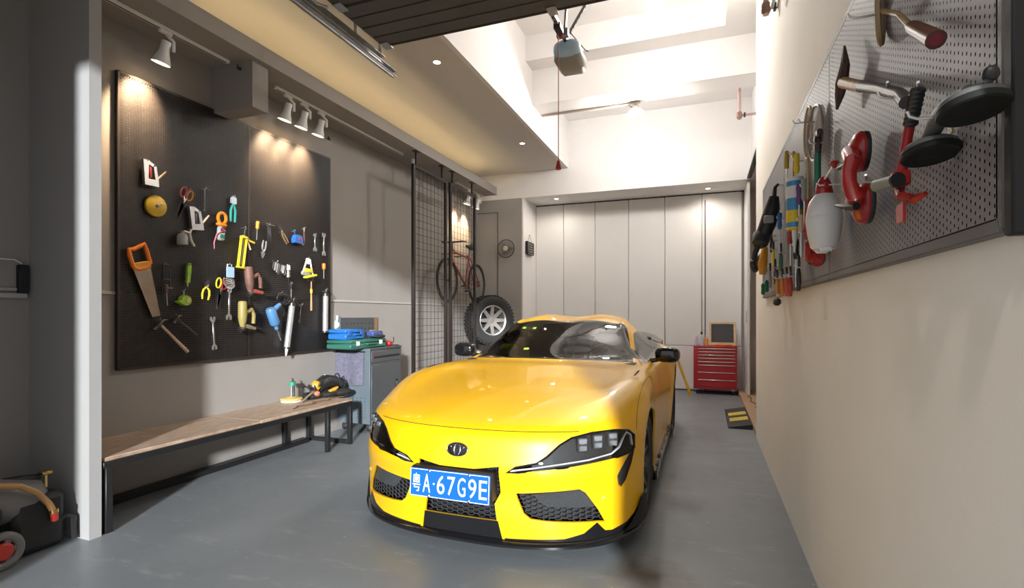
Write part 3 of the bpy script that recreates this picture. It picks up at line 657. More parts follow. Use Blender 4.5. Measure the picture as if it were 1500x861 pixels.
for (x0, x1, y1) in ((-.03, -.42, -.15), (.03, .52, .02), (.0, .06, -.18)):
    p0, p1 = Vector((x0, -.18, .12)), Vector((x1, y1, CZ - 3.50)); d_ = p1 - p0; R_ = d_.to_track_quat('Z', 'Y').to_matrix()
    st = MB(); st.box((p0 + p1) / 2, (.032, .003, d_.length), 0, R_).box((p0 + p1) / 2 + R_ @ Vector((.015, .012, 0)), (.003, .026, d_.length), 0, R_); so = st.build('strap', GALV, op)
    ho = MB()
    for q in range(int(d_.length / .05)): c_ = p0 + R_ @ Vector((0, 0, .03 + .05 * q)); ho.cyl(c_ + R_ @ Vector((0, -.003, 0)), c_ + R_ @ Vector((0, .003, 0)), .008, n=8)
    h_ = ho.build('strap_holes', MBLACK, so); h_['kind'] = 'stuff'
MB().tube([(.05, -.2, .13), (.09, -.1, .10), (.13, .02, .075), (.155, .03, .07), (.15, .01, .06), (.13, .01, .07)], .004, 6).build('antenna_wire', MBLACK, op)
pc = thing('release_cord', 'thin red emergency cord with a red handle hanging from the opener rail', 'cord', (-1.10, 4.02, 2.455))
MB().cyl((0, 0, .05), (0, 0, 1.10), .0035, n=6).build('cord', mat('cord_red', (.30, .03, .03), .6), pc); MB().lathe([(.012, .06), (.018, .03), (.024, 0), (.02, -.008), (0, -.008)], (0, 0, 0), (0, 0, 1), 14).build('handle', MATS['red_plastic'], pc)
# track lights
def track(label, x, y0, y1, z=LZ):
    t = thing('lighting_track', label, 'light track', (x, (y0 + y1) / 2, z)); L_ = y1 - y0
    MB().box((0, 0, -.012), (.036, L_, .024), .003).build('track_body', LAMPW, t); MB().box((0, 0, -.0245), (.010, L_ - .04, .003)).build('track_slot', MBLACK, t)
    return t
track('white lighting track on the ledge above the left half of the tool board', -3.60, 1.995, 3.12)
track('long white lighting track running past the box towards the mesh screens', -3.60, 3.60, 5.69)
track('short white lighting track on the ledge above the bicycle', -3.60, 7.2, 8.2)
def spotlight(label, x, y, power=190, tilt=(.18, 0, 0), z=LZ - .024, wide=68, scale=1.0):
    t = thing('track_spotlight', label, 'spotlight', (x, y, z), group='white track spotlights')
    b = MB(); b.box((0, 0, -.012), (.03, .09, .024), .004); b.tube([(0, .01, -.02), (.02, .02, -.05), (.035, .035, -.07), (.035, .035, -.14)], .012, 8); b.build('arm', LAMPW, t)
    R_ = Matrix.Translation((0, 0, -.11)) @ Matrix.Rotation(.30, 4, 'Y') @ Matrix.Rotation(-.06, 4, 'X')
    b = MB(); b.M = R_; b.lathe([(0, .035), (.03, .035), (.032, .03), (.032, -.03), (.036, -.05), (.055, -.10), (.062, -.125), (.058, -.125), (.05, -.10), (.028, -.05), (0, -.045)], (0, 0, 0), (0, 0, 1), 24); b.build('lamp_head', LAMPW, t, 40)
    b = MB(); b.M = R_; b.lathe([(0, -.105), (.050, -.105), (.050, -.112), (0, -.118)], (0, 0, 0), (0, 0, 1), 20); b.build('bulb', emis('warm_bulb', (1, .72, .42), 12), t)
    l = bpy.data.lights.new('spot_beam', 'SPOT'); l.energy = power; l.spot_size = math.radians(wide); l.spot_blend = 1.0; l.color = (1, .70, .42); l.shadow_soft_size = .035
    o = bpy.data.objects.new('spot_beam', l); C.objects.link(o); o.parent = t; o.matrix_local = R_ @ Matrix.Translation((0, 0, -.135)) @ Matrix.Rotation(.30, 4, 'Y'); return t
spotlight('white track spotlight alone above the left end of the tool board', -3.60, 2.60)
spotlight('leftmost of the three white track spotlights above the tool board', -3.60, 3.76, 150)
spotlight('middle one of the three white track spotlights above the tool board', -3.60, 3.97, 150)
spotlight('rightmost of the three white track spotlights above the tool board', -3.60, 4.20, 150)
spotlight('white track spotlight above the bicycle, behind the mesh screen', -3.60, 7.66, 60)
spotlight('white track spotlight nearest the grey rear wall', -3.60, 8.02, 60)
# little black valve knobs on the box and wall
for (lab, p) in (('small dark hook on the face of the ceiling box', (-3.52, 3.163, 3.27)), ('small dark hook on the wall beside the third spotlight', (-3.845, 4.62, 3.20))):
    k = MB(); k.cyl((0, 0, 0), (0.0, -.03, 0), .012, n=10).tube([(0, -.03, 0), (.02, -.045, -.01), (.03, -.05, .01)], .006, 6); o = k.build('wall_hook', TRIM, None, 40, p); tag(o, lab, 'hook')
# recessed downlights
def downlight(label, p, power=26, cone=100):
    t = thing('downlight', label, 'downlight', p, group='recessed downlights')
    MB().lathe([(.030, 0), (.048, 0), (.050, -.004), (.044, -.006), (.034, -.003), (.030, 0)], (0, 0, 0), (0, 0, 1), 24).build('ring', LAMPW, t)
    MB().lathe([(0, -.001), (.031, -.001), (.031, -.0025), (0, -.003)], (0, 0, 0), (0, 0, 1), 20).build('lens', emis('downlight_glow', (1, .86, .66), 16), t)
    l = bpy.data.lights.new('downlight_beam', 'SPOT'); l.energy = power; l.spot_size = math.radians(cone); l.spot_blend = 1.0; l.color = (1, .90, .77); l.shadow_soft_size = .03
    o = bpy.data.objects.new('downlight_beam', l); C.objects.link(o); o.parent = t; o.location = (0, 0, -.012)
downlight('recessed downlight in the low ceiling near the garage door edge', (-2.465, 4.511, SZ))
downlight('recessed downlight in the low ceiling near the far corner', (-2.481, 7.09, SZ))
downlight('recessed downlight over the folding doors beside the hanging sign', (-2.453, 8.83, 3.32), 18, 165)
downlight('recessed downlight over the folding doors above the red cabinet', (.042, 8.96, 3.32), 18, 165)
downlight('added unseen fill lamp under the lintel of the garage opening', (.05, .50, 3.08), 33, 105)  # made-up lamp out of view, added to brighten the right wall
# high bay lamps under conduits
def bay_lamp(label, p, top, power):
    t = thing('bay_lamp', label, 'lamp', p); h = top - p[2]
    MB().cyl((0, 0, .10), (0, 0, h), .011, n=10).build('stem', mat('yellow_bracket', (.75, .45, .04), .4), t)
    MB().lathe([(0, .10), (.03, .10), (.045, .08), (.05, .04), (.095, .02), (.105, 0), (.098, -.004), (.09, .005), (0, .006)], (0, 0, 0), (0, 0, 1), 28).build('reflector', LAMPW, t)
    MB().ell((0, 0, -.005), (.088, .088, .05), 24, 12).build('globe', emis('bay_glow', (1, .96, .9), 22), t)
    l = bpy.data.lights.new('bay_light', 'POINT'); l.energy = power; l.shadow_soft_size = .09; l.color = (1, .95, .88); o = bpy.data.objects.new('bay_light', l); C.objects.link(o); o.parent = t; o.location = (0, 0, -.12)
bay_lamp('round bay lamp hanging below the large ceiling recess', (-.458, 5.26, 4.33), 4.48, 46)
bay_lamp('bay lamp on a yellow bracket below the cross beam', (-.868, 7.06, 3.98), 4.09, 62)
cd = thing('conduit', 'pipe conduit crossing below the large ceiling recess', 'conduit', (0, 5.26, 4.49)); MB().cyl((SX + .0, 0, 0), (XR, 0, 0), .014, n=10).build('pipe', mat('conduit_tan', (.55, .45, .38), .5), cd); MB().cyl((-.28, 0, -.03), (-.36, 0, -.03), .03, n=12).build('junction', mat('copper_brown', (.40, .25, .18), .5), cd)
cd = thing('conduit', 'brown pipe conduit running along the underside of the cross beam', 'conduit', (0, 6.98, 4.075)); MB().cyl((SX + .02, 0, 0), (-.80, 0, 0), .013, n=10).build('pipe', mat('conduit_brown', (.42, .33, .27), .5), cd)
MB().tube([(-.95, .05, 0), (-.9, .07, -.04), (-.87, .08, -.09)], .004, 6).build('wire', TRIM, cd); MB().cyl((SX + .02, .035, .0), (-.95, .035, 0), .008, n=8).build('second_pipe', LAMPW, cd)
def pipe(label, x, y, z0, z1):
    t = thing('sprinkler_pipe', label, 'pipe', (x, y, z0))
    MB().cyl((0, 0, 0), (0, 0, z1 - z0), .022, n=12).build('riser', mat('pipe_pink', (.52, .36, .34), .45), t); MB().cyl((0, 0, .05), (XR - x if y < 5.98 else XR + .15 - x, 0, .05), .014, n=10).build('branch', mat('pipe_pink', (.52, .36, .34), .45), t)
    MB().ell((0, 0, .05), (.035, .035, .05), 14, 8, .8).build('valve', mat('valve_brown', (.28, .17, .14), .5, .4), t); MB().box((.06, 0, .05), (.02, .05, .05), .004).build('clamp', TRIM, t)
pipe('pinkish sprinkler pipe dropping from the rear bay ceiling beside the right wall', .40, 7.06, 3.72, CZ)
pipe('sprinkler pipe and valve high on the right wall near the ceiling recess', .42, 4.25, 3.50, CZ)
# ------------------------------------------------------------------ perforated boards and hand tool builders
def perforated(name, w, h, pitch, rx, rz, m, parent, loc, stagger=False, oct_=True):
    nx, nz = int(round(w / pitch)), int(round(h / pitch)); px, pz = w / nx, h / nz
    gi, gk = np.meshgrid(np.arange(nx + 1), np.arange(nz + 1), indexing='ij'); grid = np.stack([gi * px, np.zeros_like(gi, float), gk * pz], -1).reshape(-1, 3)
    ang = [math.radians(225 + 22.5), math.radians(315 - 22.5), math.radians(315 + 22.5), math.radians(45 - 22.5), math.radians(45 + 22.5), math.radians(135 - 22.5), math.radians(135 + 22.5), math.radians(225 - 22.5)]
    i, k = np.meshgrid(np.arange(nx), np.arange(nz), indexing='ij'); i = i.ravel(); k = k.ravel()
    cx = (i + .5) * px; cz = (k + .5) * pz + (np.where(i % 2 == 0, .22, -.22) * pz if stagger else 0)
    hole = np.stack([np.stack([cx + rx * math.cos(a), np.zeros(len(cx)), cz + rz * math.sin(a)], -1) for a in ang], 1)
    n0 = len(grid); V = np.concatenate([grid, hole.reshape(-1, 3)])
    c = [i * (nz + 1) + k, (i + 1) * (nz + 1) + k, (i + 1) * (nz + 1) + k + 1, i * (nz + 1) + k + 1]; hb = n0 + np.arange(len(cx)) * 8
    quads = np.concatenate([np.stack([c[s], c[(s + 1) % 4], hb + 2 * s + 1, hb + 2 * s], -1) for s in range(4)])
    tris = np.concatenate([np.stack([c[s], hb + 2 * s, hb + (2 * s - 1) % 8], -1) for s in range(4)])
    me = bpy.data.meshes.new(name); nv, nq, nt = len(V), len(quads), len(tris)
    me.vertices.add(nv); me.vertices.foreach_set('co', V.ravel()); me.loops.add(nq * 4 + nt * 3); me.polygons.add(nq + nt)
    me.loops.foreach_set('vertex_index', np.concatenate([quads.ravel(), tris.ravel()]).astype(np.int32))
    me.polygons.foreach_set('loop_start', np.concatenate([np.arange(nq) * 4, nq * 4 + np.arange(nt) * 3]).astype(np.int32))
    me.update(calc_edges=True); me.validate(); me.materials.append(m)
    o = bpy.data.objects.new(name, me); C.objects.link(o); o.parent = parent; o.location = loc; return o
RED = mat('tool_red', (.36, .012, .010), .4, coat=.2); ORANGE = mat('tool_orange', (.80, .20, .012), .4); YEL = mat('tool_yellow', (.80, .58, .03), .4)
GRN = mat('tool_green', (.30, .50, .03), .45); DGRN = mat('tool_dark_green', (.01, .15, .07), .45); TBLUE = mat('tool_blue', (.02, .12, .42), .4); TEAL = mat('tool_teal', (.03, .27, .22), .4)
WOODH = mat('wood_handle', (.42, .24, .11), .5, var=.25, scale=10, stretch=(4, 4, .6)); PALEW = mat('pale_wood', (.58, .40, .27), .55, var=.2, scale=10, stretch=(4, 4, .6))
SIL = mat('bright_steel', (.62, .62, .62), .3, .9); DST = mat('dark_steel', (.10, .09, .085), .4, .8, var=.3, scale=30); TBLK = mat('tool_black', (.018, .018, .018), .45)
RUSTY = mat('worn_brown', (.17, .08, .06), .6, var=.3, scale=20); LBLUE = mat('light_blue_card', (.35, .52, .68), .5); OLIVE = mat('olive', (.30, .24, .07), .5); TGREY = mat('tool_grey', (.30, .30, .29), .5)
PINK = mat('pink_lead', (.55, .10, .16), .5); TWHITE = mat('tool_white', (.78, .77, .75), .45)
def hook(t, x=0, z=0, l=.045):
    MB().tube([(x, .0, z), (x, -l * .8, z), (x, -l, z + .006), (x, -l * 1.05, z + .016)], .003, 6).build('peg_hook', SIL, t)
def place(board, name, label, cat, px, py, roll=0, group='tools on the left board', out=0.0):
    if board == 'L': p = on_x(px, py, LBX + out); rz = math.pi / 2
    else: p = on_x(px, py, RBX - out); rz = -math.pi / 2
    return thing(name, label, cat, p, (0, math.radians(roll), rz), group)
def wrench(t, L=.2, w=.012, m=None, y=-.03, ring=True):
    m = m or SIL; h = L / 2
    MB().box((0, y, 0), (w, .006, L * .82), .002).build('shank', m, t)
    a = w * 1.7; jaw = [(-w * .5, -.01), (w * .5, -.01), (a, .012), (a * .9, a * 1.6), (a * .35, a * 1.5), (a * .35, a * .6), (-a * .35, a * .6), (-a * .35, a * 1.5), (-a * .9, a * 1.6), (-a, .012)]
    b = MB(); b.prism([(x, -(z) - h * .82) for x, z in jaw], y - .004, y + .004); b.build('jaw', m, t)
    if ring: MB().torus((0, y, h * .88), (0, 1, 0), w * .95, w * .38, 18, 8).build('ring_end', m, t)
    else: MB().prism([(x, z + h * .82) for x, z in jaw], y - .004, y + .004).build('jaw', m, t)
    hook(t, 0, h * .9)
def screwdriver(t, L=.2, m=None, r=.014, y=-.03, flip=1):
    m = m or ORANGE; h = L / 2 * flip; g = L * .42 * flip
    MB().lathe([(0, h), (r * .8, h), (r, h - g * .15), (r * .85, h - g * .5), (r, h - g * .8), (r * .55, h - g)], (0, y, 0), (0, 0, 1), 14).build('handle', m, t)
    MB().cyl((0, y, h - g), (0, y, -h), .0035, n=8).build('blade', SIL, t); hook(t, 0, abs(h) * .7)
def pliers(t, L=.19, m=None, y=-.03, spread=.03, jm=None, up=1):
    m = m or RED; jm = jm or DST; j = L * .34; h = L * .62
    for s in (-1, 1):
        MB().tube([(0, y, 0), (s * spread * .8, y, -h * .25 * up), (s * spread, y, -h * .6 * up), (s * spread * .8, y, -h * up)], [.006, .008, .008, .006], 8).build('handle', m, t)
        MB().prism([(0, 0), (s * .018, .008 * up), (s * .016, j * .45 * up), (s * .003, j * up), (0, j * up)], y - .006, y + .006).build('jaw', jm, t)
    MB().cyl((0, y - .009, .004 * up), (0, y + .006, .004 * up), .009, n=12).build('pivot', SIL, t); hook(t, 0, 0)
def hammer(t, L=.3, hm=None, headw=.1, headm=None, y=-.035, r=.012):
    hm = hm or PALEW; headm = headm or DST
    MB().tube([(0, y, .02), (0, y, -L * .3), (0, y, -L * .7), (0, y, -L)], [r * .8, r * .75, r, r * 1.1], 10).build('handle', hm, t)
    b = MB(); b.cyl((-headw * .5, y, .012), (-headw * .18, y, .012), .014, .012, 12); b.box((-.002, y, .012), (.04, .026, .028), .005)
    b.tube([(.01, y, .014), (headw * .3, y, .012), (headw * .5, y, -.008)], [.011, .008, .003], 8); b.build('head', headm, t); hook(t, headw * .2, .03)
def scissors(t, m1, m2, L=.22, y=-.03, blade=None):
    for s, m in ((-1, m1), (1, m2)):
        MB().tube([(s * .010 + s * .022 * math.sin(a) * (1 if True else 1) + s * .018, y, .085 + .042 * math.cos(a)) for a in [2 * math.pi * k / 18 for k in range(18)]], .006, 6, True).build('handle_loop', m, t)
        MB().prism([(s * .016, .05), (s * .006, .055), (-s * .006, -.005), (-s * .002, -L * .5), (-s * .012, -.02), (s * .004, .0)], y - .003 + s * .002, y + s * .002).build('blade', blade or SIL, t)
    MB().cyl((0, y - .006, .0), (0, y + .006, .0), .006, n=10).build('pivot', DST, t); hook(t, 0, .12)
def nailer(t, m, m2, H_=.26):
    y = -.06
    MB().lathe([(0, H_ * .5), (.03, H_ * .5), (.036, H_ * .44), (.036, -H_ * .05), (.03, -H_ * .2), (.014, -H_ * .42), (.012, -H_ * .5), (0, -H_ * .5)], (-.045, y, 0), (0, 0, 1), 16).build('cylinder', m, t)
    MB().tube([(-.03, y, H_ * .1), (.05, y, H_ * .22), (.075, y, H_ * .05), (.07, y, -H_ * .25)], [.02, .019, .017, .016], 10).build('handle', m, t)
    MB().box((.02, y, -H_ * .36), (.15, .03, .035), .008, Matrix.Rotation(.25, 3, 'Y')).build('magazine', m2, t); MB().cyl((-.075, y, -H_ * .46), (-.03, y, -H_ * .40), .024, n=14).build('nose', DST, t); hook(t, .05, H_ * .2, .07)
LBX, RBX = -3.815, .47
# ------------------------------------------------------------------ left tool board and everything hung on it
BOARDL = mat('board_black', (.013, .0105, .010), .48, .1, spec=.4); FRAMEL = mat('board_frame_dark', (.035, .026, .022), .4, .2)
lb = thing('tool_board', 'large black perforated tool board on the left wall', 'tool board', (LBX, 2.418, .90), (0, 0, math.pi / 2))
LW, LH = 2.18, 2.085
perforated('perforated_sheet', 1.10 - .02, LH - .03, .018, .0036, .0036, BOARDL, lb, (.015, 0, .015))
perforated('perforated_sheet', LW - 1.10 - .03, LH - .03, .018, .0036, .0036, BOARDL, lb, (1.115, 0, .015))
for (x, z, w, h) in ((.008, LH / 2, .022, LH), (LW - .008, LH / 2, .022, LH), (1.105, LH / 2, .018, LH)): MB().box((x, .0165, z), (w, .033, h), .003).build('frame_bar', FRAMEL, lb)
for (x, z, w) in ((.55, .006, 1.10), (1.64, .006, 1.07), (.55, LH - .006, 1.10), (1.64, LH - .006, 1.07)): MB().box((x, .0165, z), (w, .033, .020), .003).build('frame_bar', FRAMEL, lb)
def L(name, label, cat, px, py, roll=0): return place('L', name, label, cat, px, py, roll)
def staple_gun(label, px, py, roll, grip):
    t = L('staple_gun', label, 'staple gun', px, py, roll); y = -.03
    MB().prism([(-.052, .095), (-.012, .095), (-.024, -.04), (-.052, -.04)], y - .014, y + .014).build('body_side', SIL, t)
    MB().prism([(-.052, -.04), (.05, -.04), (.05, -.09), (-.052, -.085)], y - .014, y + .014).build('base', SIL, t)
    MB().prism([(.02, .07), (.042, .06), (.05, -.04), (.028, -.04)], y - .012, y + .012).build('front_post', SIL, t); MB().prism([(-.012, .095), (.042, .06), (.02, .05), (-.014, .065)], y - .012, y + .012).build('top_bar', SIL, t)
    MB().box((0, y, .01), (.022, .02, .085), .006, Matrix.Rotation(.1, 3, 'Y')).build('grip', grip, t)
    MB().tube([(.04, y, -.045), (.07, y - .01, -.01), (.105, y - .02, .03)], [.007, .008, .006], 8).build('lever', PALEW, t); hook(t, -.02, .08)
staple_gun('silver staple gun with red grip at the upper left of the black board', 216, 255, -4, RED)
staple_gun('silver staple gun without red below the orange scissors', 283, 321, -8, DST)
t = L('tape_reel', 'flat round yellow reel near the left edge of the black board', 'reel', 226, 302, 0)
MB().lathe([(0, .03), (.07, .03), (.078, .025), (.08, .015), (.078, .004), (0, .004)], (0, 0, 0), (0, -1, 0), 36).build('case', mat('reel_yellow', (.55, .36, .02), .4), t); MB().cyl((0, -.036, 0), (0, -.03, 0), .012, n=14).build('centre_bolt', DST, t); MB().box((.02, -.034, .008), (.045, .008, .006), .002, Matrix.Rotation(-.3, 3, 'Y')).build('crank', DST, t)
t = L('scissors', 'scissors with one orange and one pink loop near the top left of the board', 'scissors', 264, 298, 22); scissors(t, PINK, mat('loop_amber', (.65, .25, .03), .4), .28)
t = L('hex_key', 'thin black L-shaped key hanging to the right of the orange scissors', 'hex key', 296, 293, 0); MB().tube([(.045, -.03, .08), (0, -.03, .085), (0, -.03, .07), (0, -.03, -.08)], .006, 6).build('bent_rod', DST, t); MB().ell((0, -.03, -.085), (.012, .012, .014)).build('ball_end', TBLK, t); hook(t, .0, .085)
t = L('clamp_meter', 'orange clamp meter with a pink lead left of the teal cutters', 'clamp meter', 319, 332, 6)
MB().tube([(.038 * math.cos(a), -.04, .07 + .045 * math.sin(a)) for a in [math.radians(-60 + 300 * k / 18) for k in range(19)]], .013, 8).build('jaw', ORANGE, t); MB().box((0, -.04, .015), (.085, .045, .03), .01).build('collar', ORANGE, t); MB().box((.004, -.038, -.06), (.066, .04, .12), .012).build('body', TGREY, t)
MB().lathe([(0, .02), (.02, .02), (.022, .015), (.022, 0)], (.004, -.045, -.03), (0, -1, 0), 16).build('dial', TBLK, t); MB().box((.004, -.06, -.085), (.045, .004, .03), .002).build('display', DGRN, t)
MB().tube([(-.02, -.06, -.02), (.02, -.07, -.035), (-.02, -.065, -.05), (-.045, -.05, -.08), (-.052, -.04, -.15), (-.045, -.04, -.2)], [.005] * 5 + [.003], 6).build('lead', PINK, t); hook(t, 0, .1, .05)
t = L('spray_gun', 'small grey paint spray gun above the handsaw level', 'spray gun', 265, 348, 0)
MB().lathe([(0, -.06), (.035, -.06), (.038, -.05), (.038, .0), (.03, .02), (.012, .03), (.012, .045), (0, .045)], (-.025, -.05, 0), (0, 0, 1), 20).build('cup', TGREY, t); MB().tube([(-.02, -.05, .045), (.03, -.05, .035), (.05, -.05, .07)], [.012, .014, .008], 8).build('body', SIL, t); MB().tube([(.03, -.05, .035), (.045, -.05, -.02), (.075, -.05, -.06)], [.013, .011, .009], 8).build('grip', SIL, t); hook(t, .03, .06)
t = L('handsaw', 'handsaw with an orange handle along the left edge of the board', 'saw', 203, 385, -14)
MB().prism([(-.065, -.03), (.06, -.03), (.045, -.40), (-.015, -.40)], -.026, -.023).build('blade', mat('saw_blade', (.33, .26, .21), .4, .7, var=.2, scale=12), t)
MB().tube([(-.06, -.025, -.02), (-.065, -.025, .07), (-.06, -.025, .105), (-.03, -.025, .10), (.02, -.025, .115), (.055, -.025, .13), (.06, -.025, .09), (.065, -.025, -.01), (.03, -.025, -.04), (-.03, -.025, -.04)], .015, 8, True).build('handle', ORANGE, t)
MB().box((0, -.025, -.02), (.13, .022, .055), .008).build('handle_base', mat('saw_amber', (.62, .28, .02), .45), t); hook(t, 0, .10)
t = L('c_clamp', 'small black C-clamp beside the handsaw blade', 'clamp', 239, 400, 0); MB().tube([(.03, -.03, .06), (-.02, -.03, .06), (-.025, -.03, 0), (-.02, -.03, -.05), (.03, -.03, -.05)], .008, 8).build('frame', TBLK, t); MB().cyl((.03, -.03, -.11), (.03, -.03, .02), .005, n=8).build('screw', DST, t); MB().cyl((.01, -.03, -.11), (.05, -.03, -.11), .003, n=6).build('t_bar', SIL, t); hook(t, -.02, .06)
t = L('screwdriver', 'short dark screwdriver with a brown grip below the C-clamp', 'screwdriver', 240, 432, -4); screwdriver(t, .16, RUSTY, .013)
t = L('utility_knife', 'lime green utility knife hanging above the green chalk reel', 'knife', 272, 400, 4); MB().prism([(-.012, -.075), (.012, -.075), (.017, .05), (.01, .08), (-.006, .08), (-.016, .05)], -.04, -.02).build('handle', GRN, t); MB().prism([(-.010, -.075), (.008, -.075), (.004, -.11), (-.006, -.10)], -.031, -.029).build('blade', SIL, t); MB().box((0, -.042, .0), (.035, .004, .004), .001).build('slider', SIL, t); hook(t, 0, .06)
t = L('chalk_reel', 'lime green teardrop chalk line reel', 'chalk reel', 267, 440, 0); MB().prism([(.045 * math.cos(a), .042 * math.sin(a)) for a in [math.radians(-120 + 20 * k) for k in range(16)]] + [(-.075, -.01)], -.05, -.01, .08).build('case', GRN, t); MB().box((.012, -.052, 0), (.03, .004, .035), .002).build('label_plate', PALEW, t); MB().tube([(-.01, -.03, .04), (-.01, -.03, .075)], .004, 6).build('strap', SIL, t); hook(t, -.01, .075)
t = L('pliers', 'yellow handled pliers left of the red snips', 'pliers', 299, 420, 8); pliers(t, .17, YEL, spread=.032)
t = L('tin_snips', 'tin snips with one yellow and one red loop', 'snips', 318, 430, 12); scissors(t, YEL, RED, .26)
t = L('claw_hammer', 'claw hammer with a pale wooden handle leaning at the lower left of the board', 'hammer', 231, 476, -45); hammer(t, .30, PALEW, .13)
t = L('small_hammer', 'small dark hammer right of the wooden handled one', 'hammer', 256, 468, -52); hammer(t, .2, DST, .09, None, r=.008)
t = L('wrench', 'steel open-end wrench at the bottom centre left of the board', 'wrench', 309, 488, -4); wrench(t, .24, .014, ring=False)
t = L('cable_cutters', 'cable cutters with teal handles left of the board joint', 'cutters', 338, 300, 2)
for s in (-1, 1): MB().tube([(s * .004, -.03, .0), (s * .022, -.03, -.05), (s * .022, -.03, -.15)], [.008, .011, .010], 8).build('handle', TEAL, t); MB().prism([(0, 0), (s * .028, .01), (s * .026, .055), (s * .006, .075), (0, .05)], -.037, -.023).build('jaw', mat('cutter_steel', (.55, .62, .68), .3, .7), t)
hook(t, 0, .06)
t = L('caulking_gun', 'yellow caulking gun hanging over the joint of the board', 'caulking gun', 349, 365, 8)
for sx in (-.026, .026): MB().box((sx, -.05, -.03), (.007, .03, .27), .002).build('cradle_bar', YEL, t)
MB().box((0, -.05, -.165), (.065, .045, .014), .003).build('front_plate', YEL, t); MB().box((0, -.05, .105), (.06, .04, .02), .004).build('back_plate', YEL, t); MB().tube([(0, -.05, -.14), (0, -.05, .17), (.012, -.05, .19), (-.004, -.05, .20)], .004, 6).build('rod', SIL, t); MB().tube([(.02, -.05, .11), (.06, -.05, .09), (.115, -.05, .085)], .009, 6).build('handle', YEL, t); MB().tube([(.03, -.05, .095), (.055, -.05, .06), (.085, -.05, .015)], .007, 6).build('trigger', PALEW, t); hook(t, 0, .19, .05)
t = L('screwdriver', 'orange handled screwdriver just right of the board joint', 'screwdriver', 373, 338, 4); screwdriver(t, .17, mat('amber_handle', (.8, .35, .02), .35), .016)
t = L('file_set', 'black folded key set hanging next to the orange screwdriver', 'key set', 391, 341, -4)
for q in (-1, 0, 1): MB().box((q * .014, -.03, -.01 - .01 * q), (.010, .012, .15), .003).build('key', TBLK, t)
MB().tube([(-.03, -.03, .085), (.03, -.035, .07), (.06, -.035, .068)], .004, 6).build('bar', SIL, t); hook(t, 0, .07)
t = L('locking_pliers', 'brass coloured pliers slanting left of the blue tape measure', 'pliers', 409, 340, -38); pliers(t, .2, mat('old_brass', (.42, .28, .14), .4, .6), spread=.016)
t = L('tape_measure', 'blue tape measure with a red emblem', 'tape measure', 432, 351, 0); MB().prism([(-.055, -.04), (.055, -.045), (.06, 0), (.04, .04), (0, .05), (-.04, .04), (-.06, 0)], -.055, -.01, .1).build('case', TBLUE, t); MB().cyl((.012, -.058, 0), (.012, -.05, 0), .018, n=14).build('emblem', RED, t); MB().tube([(-.03, -.03, .05), (-.05, -.03, .09)], .006, 6).build('strap', TBLUE, t); MB().box((.07, -.03, -.038), (.03, .012, .012), .002).build('tape_tab', YEL, t); hook(t, -.045, .075)
t = L('file', 'thin brown file right of the blue tape measure', 'file', 442, 348, 0); MB().box((0, -.03, 0), (.018, .006, .13), .002).build('blade', RUSTY, t); MB().cyl((0, -.03, .06), (0, -.03, .10), .006, .008, 8).build('tang', SIL, t); hook(t, 0, .09)
t = L('wrench', 'small steel wrench, left one of the pair at the right edge of the board', 'wrench', 458, 354, 0); wrench(t, .15, .014)
t = L('wrench', 'longer steel wrench, right one of the pair at the right edge of the board', 'wrench', 471, 358, 0); wrench(t, .19, .015, ring=False)
t = L('pliers', 'slim silver pliers below the black key set', 'pliers', 382, 369, 10); pliers(t, .17, SIL, spread=.02, jm=SIL, up=-1)
t = L('wire_coil', 'coil of silver wire with a pale blue card', 'wire coil', 331, 404, 0)
for q in range(4): MB().torus((0, -.03 - .006 * q, -.05 - .012 * q), (0, 1, .3), .055 - .004 * q, .004, 28, 6, 1.0, .55).build('wire_loop', SIL, t)
MB().box((0, -.05, .03), (.075, .008, .09), .002).build('card', LBLUE, t); MB().tube([(-.02, -.04, .075), (-.02, -.04, .095), (.02, -.04, .095), (.02, -.04, .075)], .005, 6).build('clip', SIL, t); hook(t, 0, .09)
t = L('nail_gun', 'worn red pneumatic nail gun below the yellow caulking gun', 'nail gun', 364, 412, -6); nailer(t, RUSTY, mat('nailer_red', (.34, .07, .05), .5), .26)
t = L('nail_gun', 'olive pneumatic nail gun below the red one', 'nail gun', 354, 463, 0); nailer(t, OLIVE, mat('nailer_bronze', (.32, .26, .18), .4, .5), .26)
t = L('bit_holder', 'cluster of silver bits and sockets on a bar', 'bit holder', 402, 394, 12); MB().box((.03, -.03, .055), (.20, .012, .01), .002).build('bar', DST, t)
for q in range(7): MB().cyl((-.05 + q * .025, -.032, .055), (-.05 + q * .025, -.032, -.01 - .012 * ((q * 5) % 4)), .008 + .003 * (q % 2), n=8).build('bit', SIL if q % 3 else DST, t)
hook(t, -.02, .06); hook(t, .1, .06)
t = L('socket_wrench', 'white headed socket wrench next to the bit cluster', 'socket wrench', 418, 397, 0); MB().box((0, -.035, .03), (.035, .03, .05), .006).build('head', TWHITE, t); MB().cyl((0, -.035, .0), (0, -.035, -.06), .016, .02, 10).build('socket', SIL, t); MB().cyl((.0, -.035, -.06), (0.02, -.035, -.17), .004, n=6).build('chain', DST, t); hook(t, 0, .05)
t = L('wall_bracket_tool', 'white and yellow triangular sander with a dust bag', 'sander', 446, 395, 4)
for s in (-1, 1): MB().tube([(s * .02, -.045, .11), (s * .045, -.045, .03), (s * .075, -.045, -.05)], .008, 6).build('frame_arm', TWHITE, t)
MB().box((0, -.04, .085), (.05, .02, .06), .006).build('handle', TWHITE, t); MB().box((0, -.045, -.01), (.11, .045, .04), .012).build('body', YEL, t); MB().box((.02, -.06, -.065), (.16, .05, .022), .006, Matrix.Rotation(-.28, 3, 'Y')).build('base_plate', mat('hi_yellow', (.72, .72, .03), .4), t); MB().box((-.03, -.045, -.045), (.12, .03, .04), .01).build('dust_bag', TGREY, t); hook(t, 0, .11, .05)
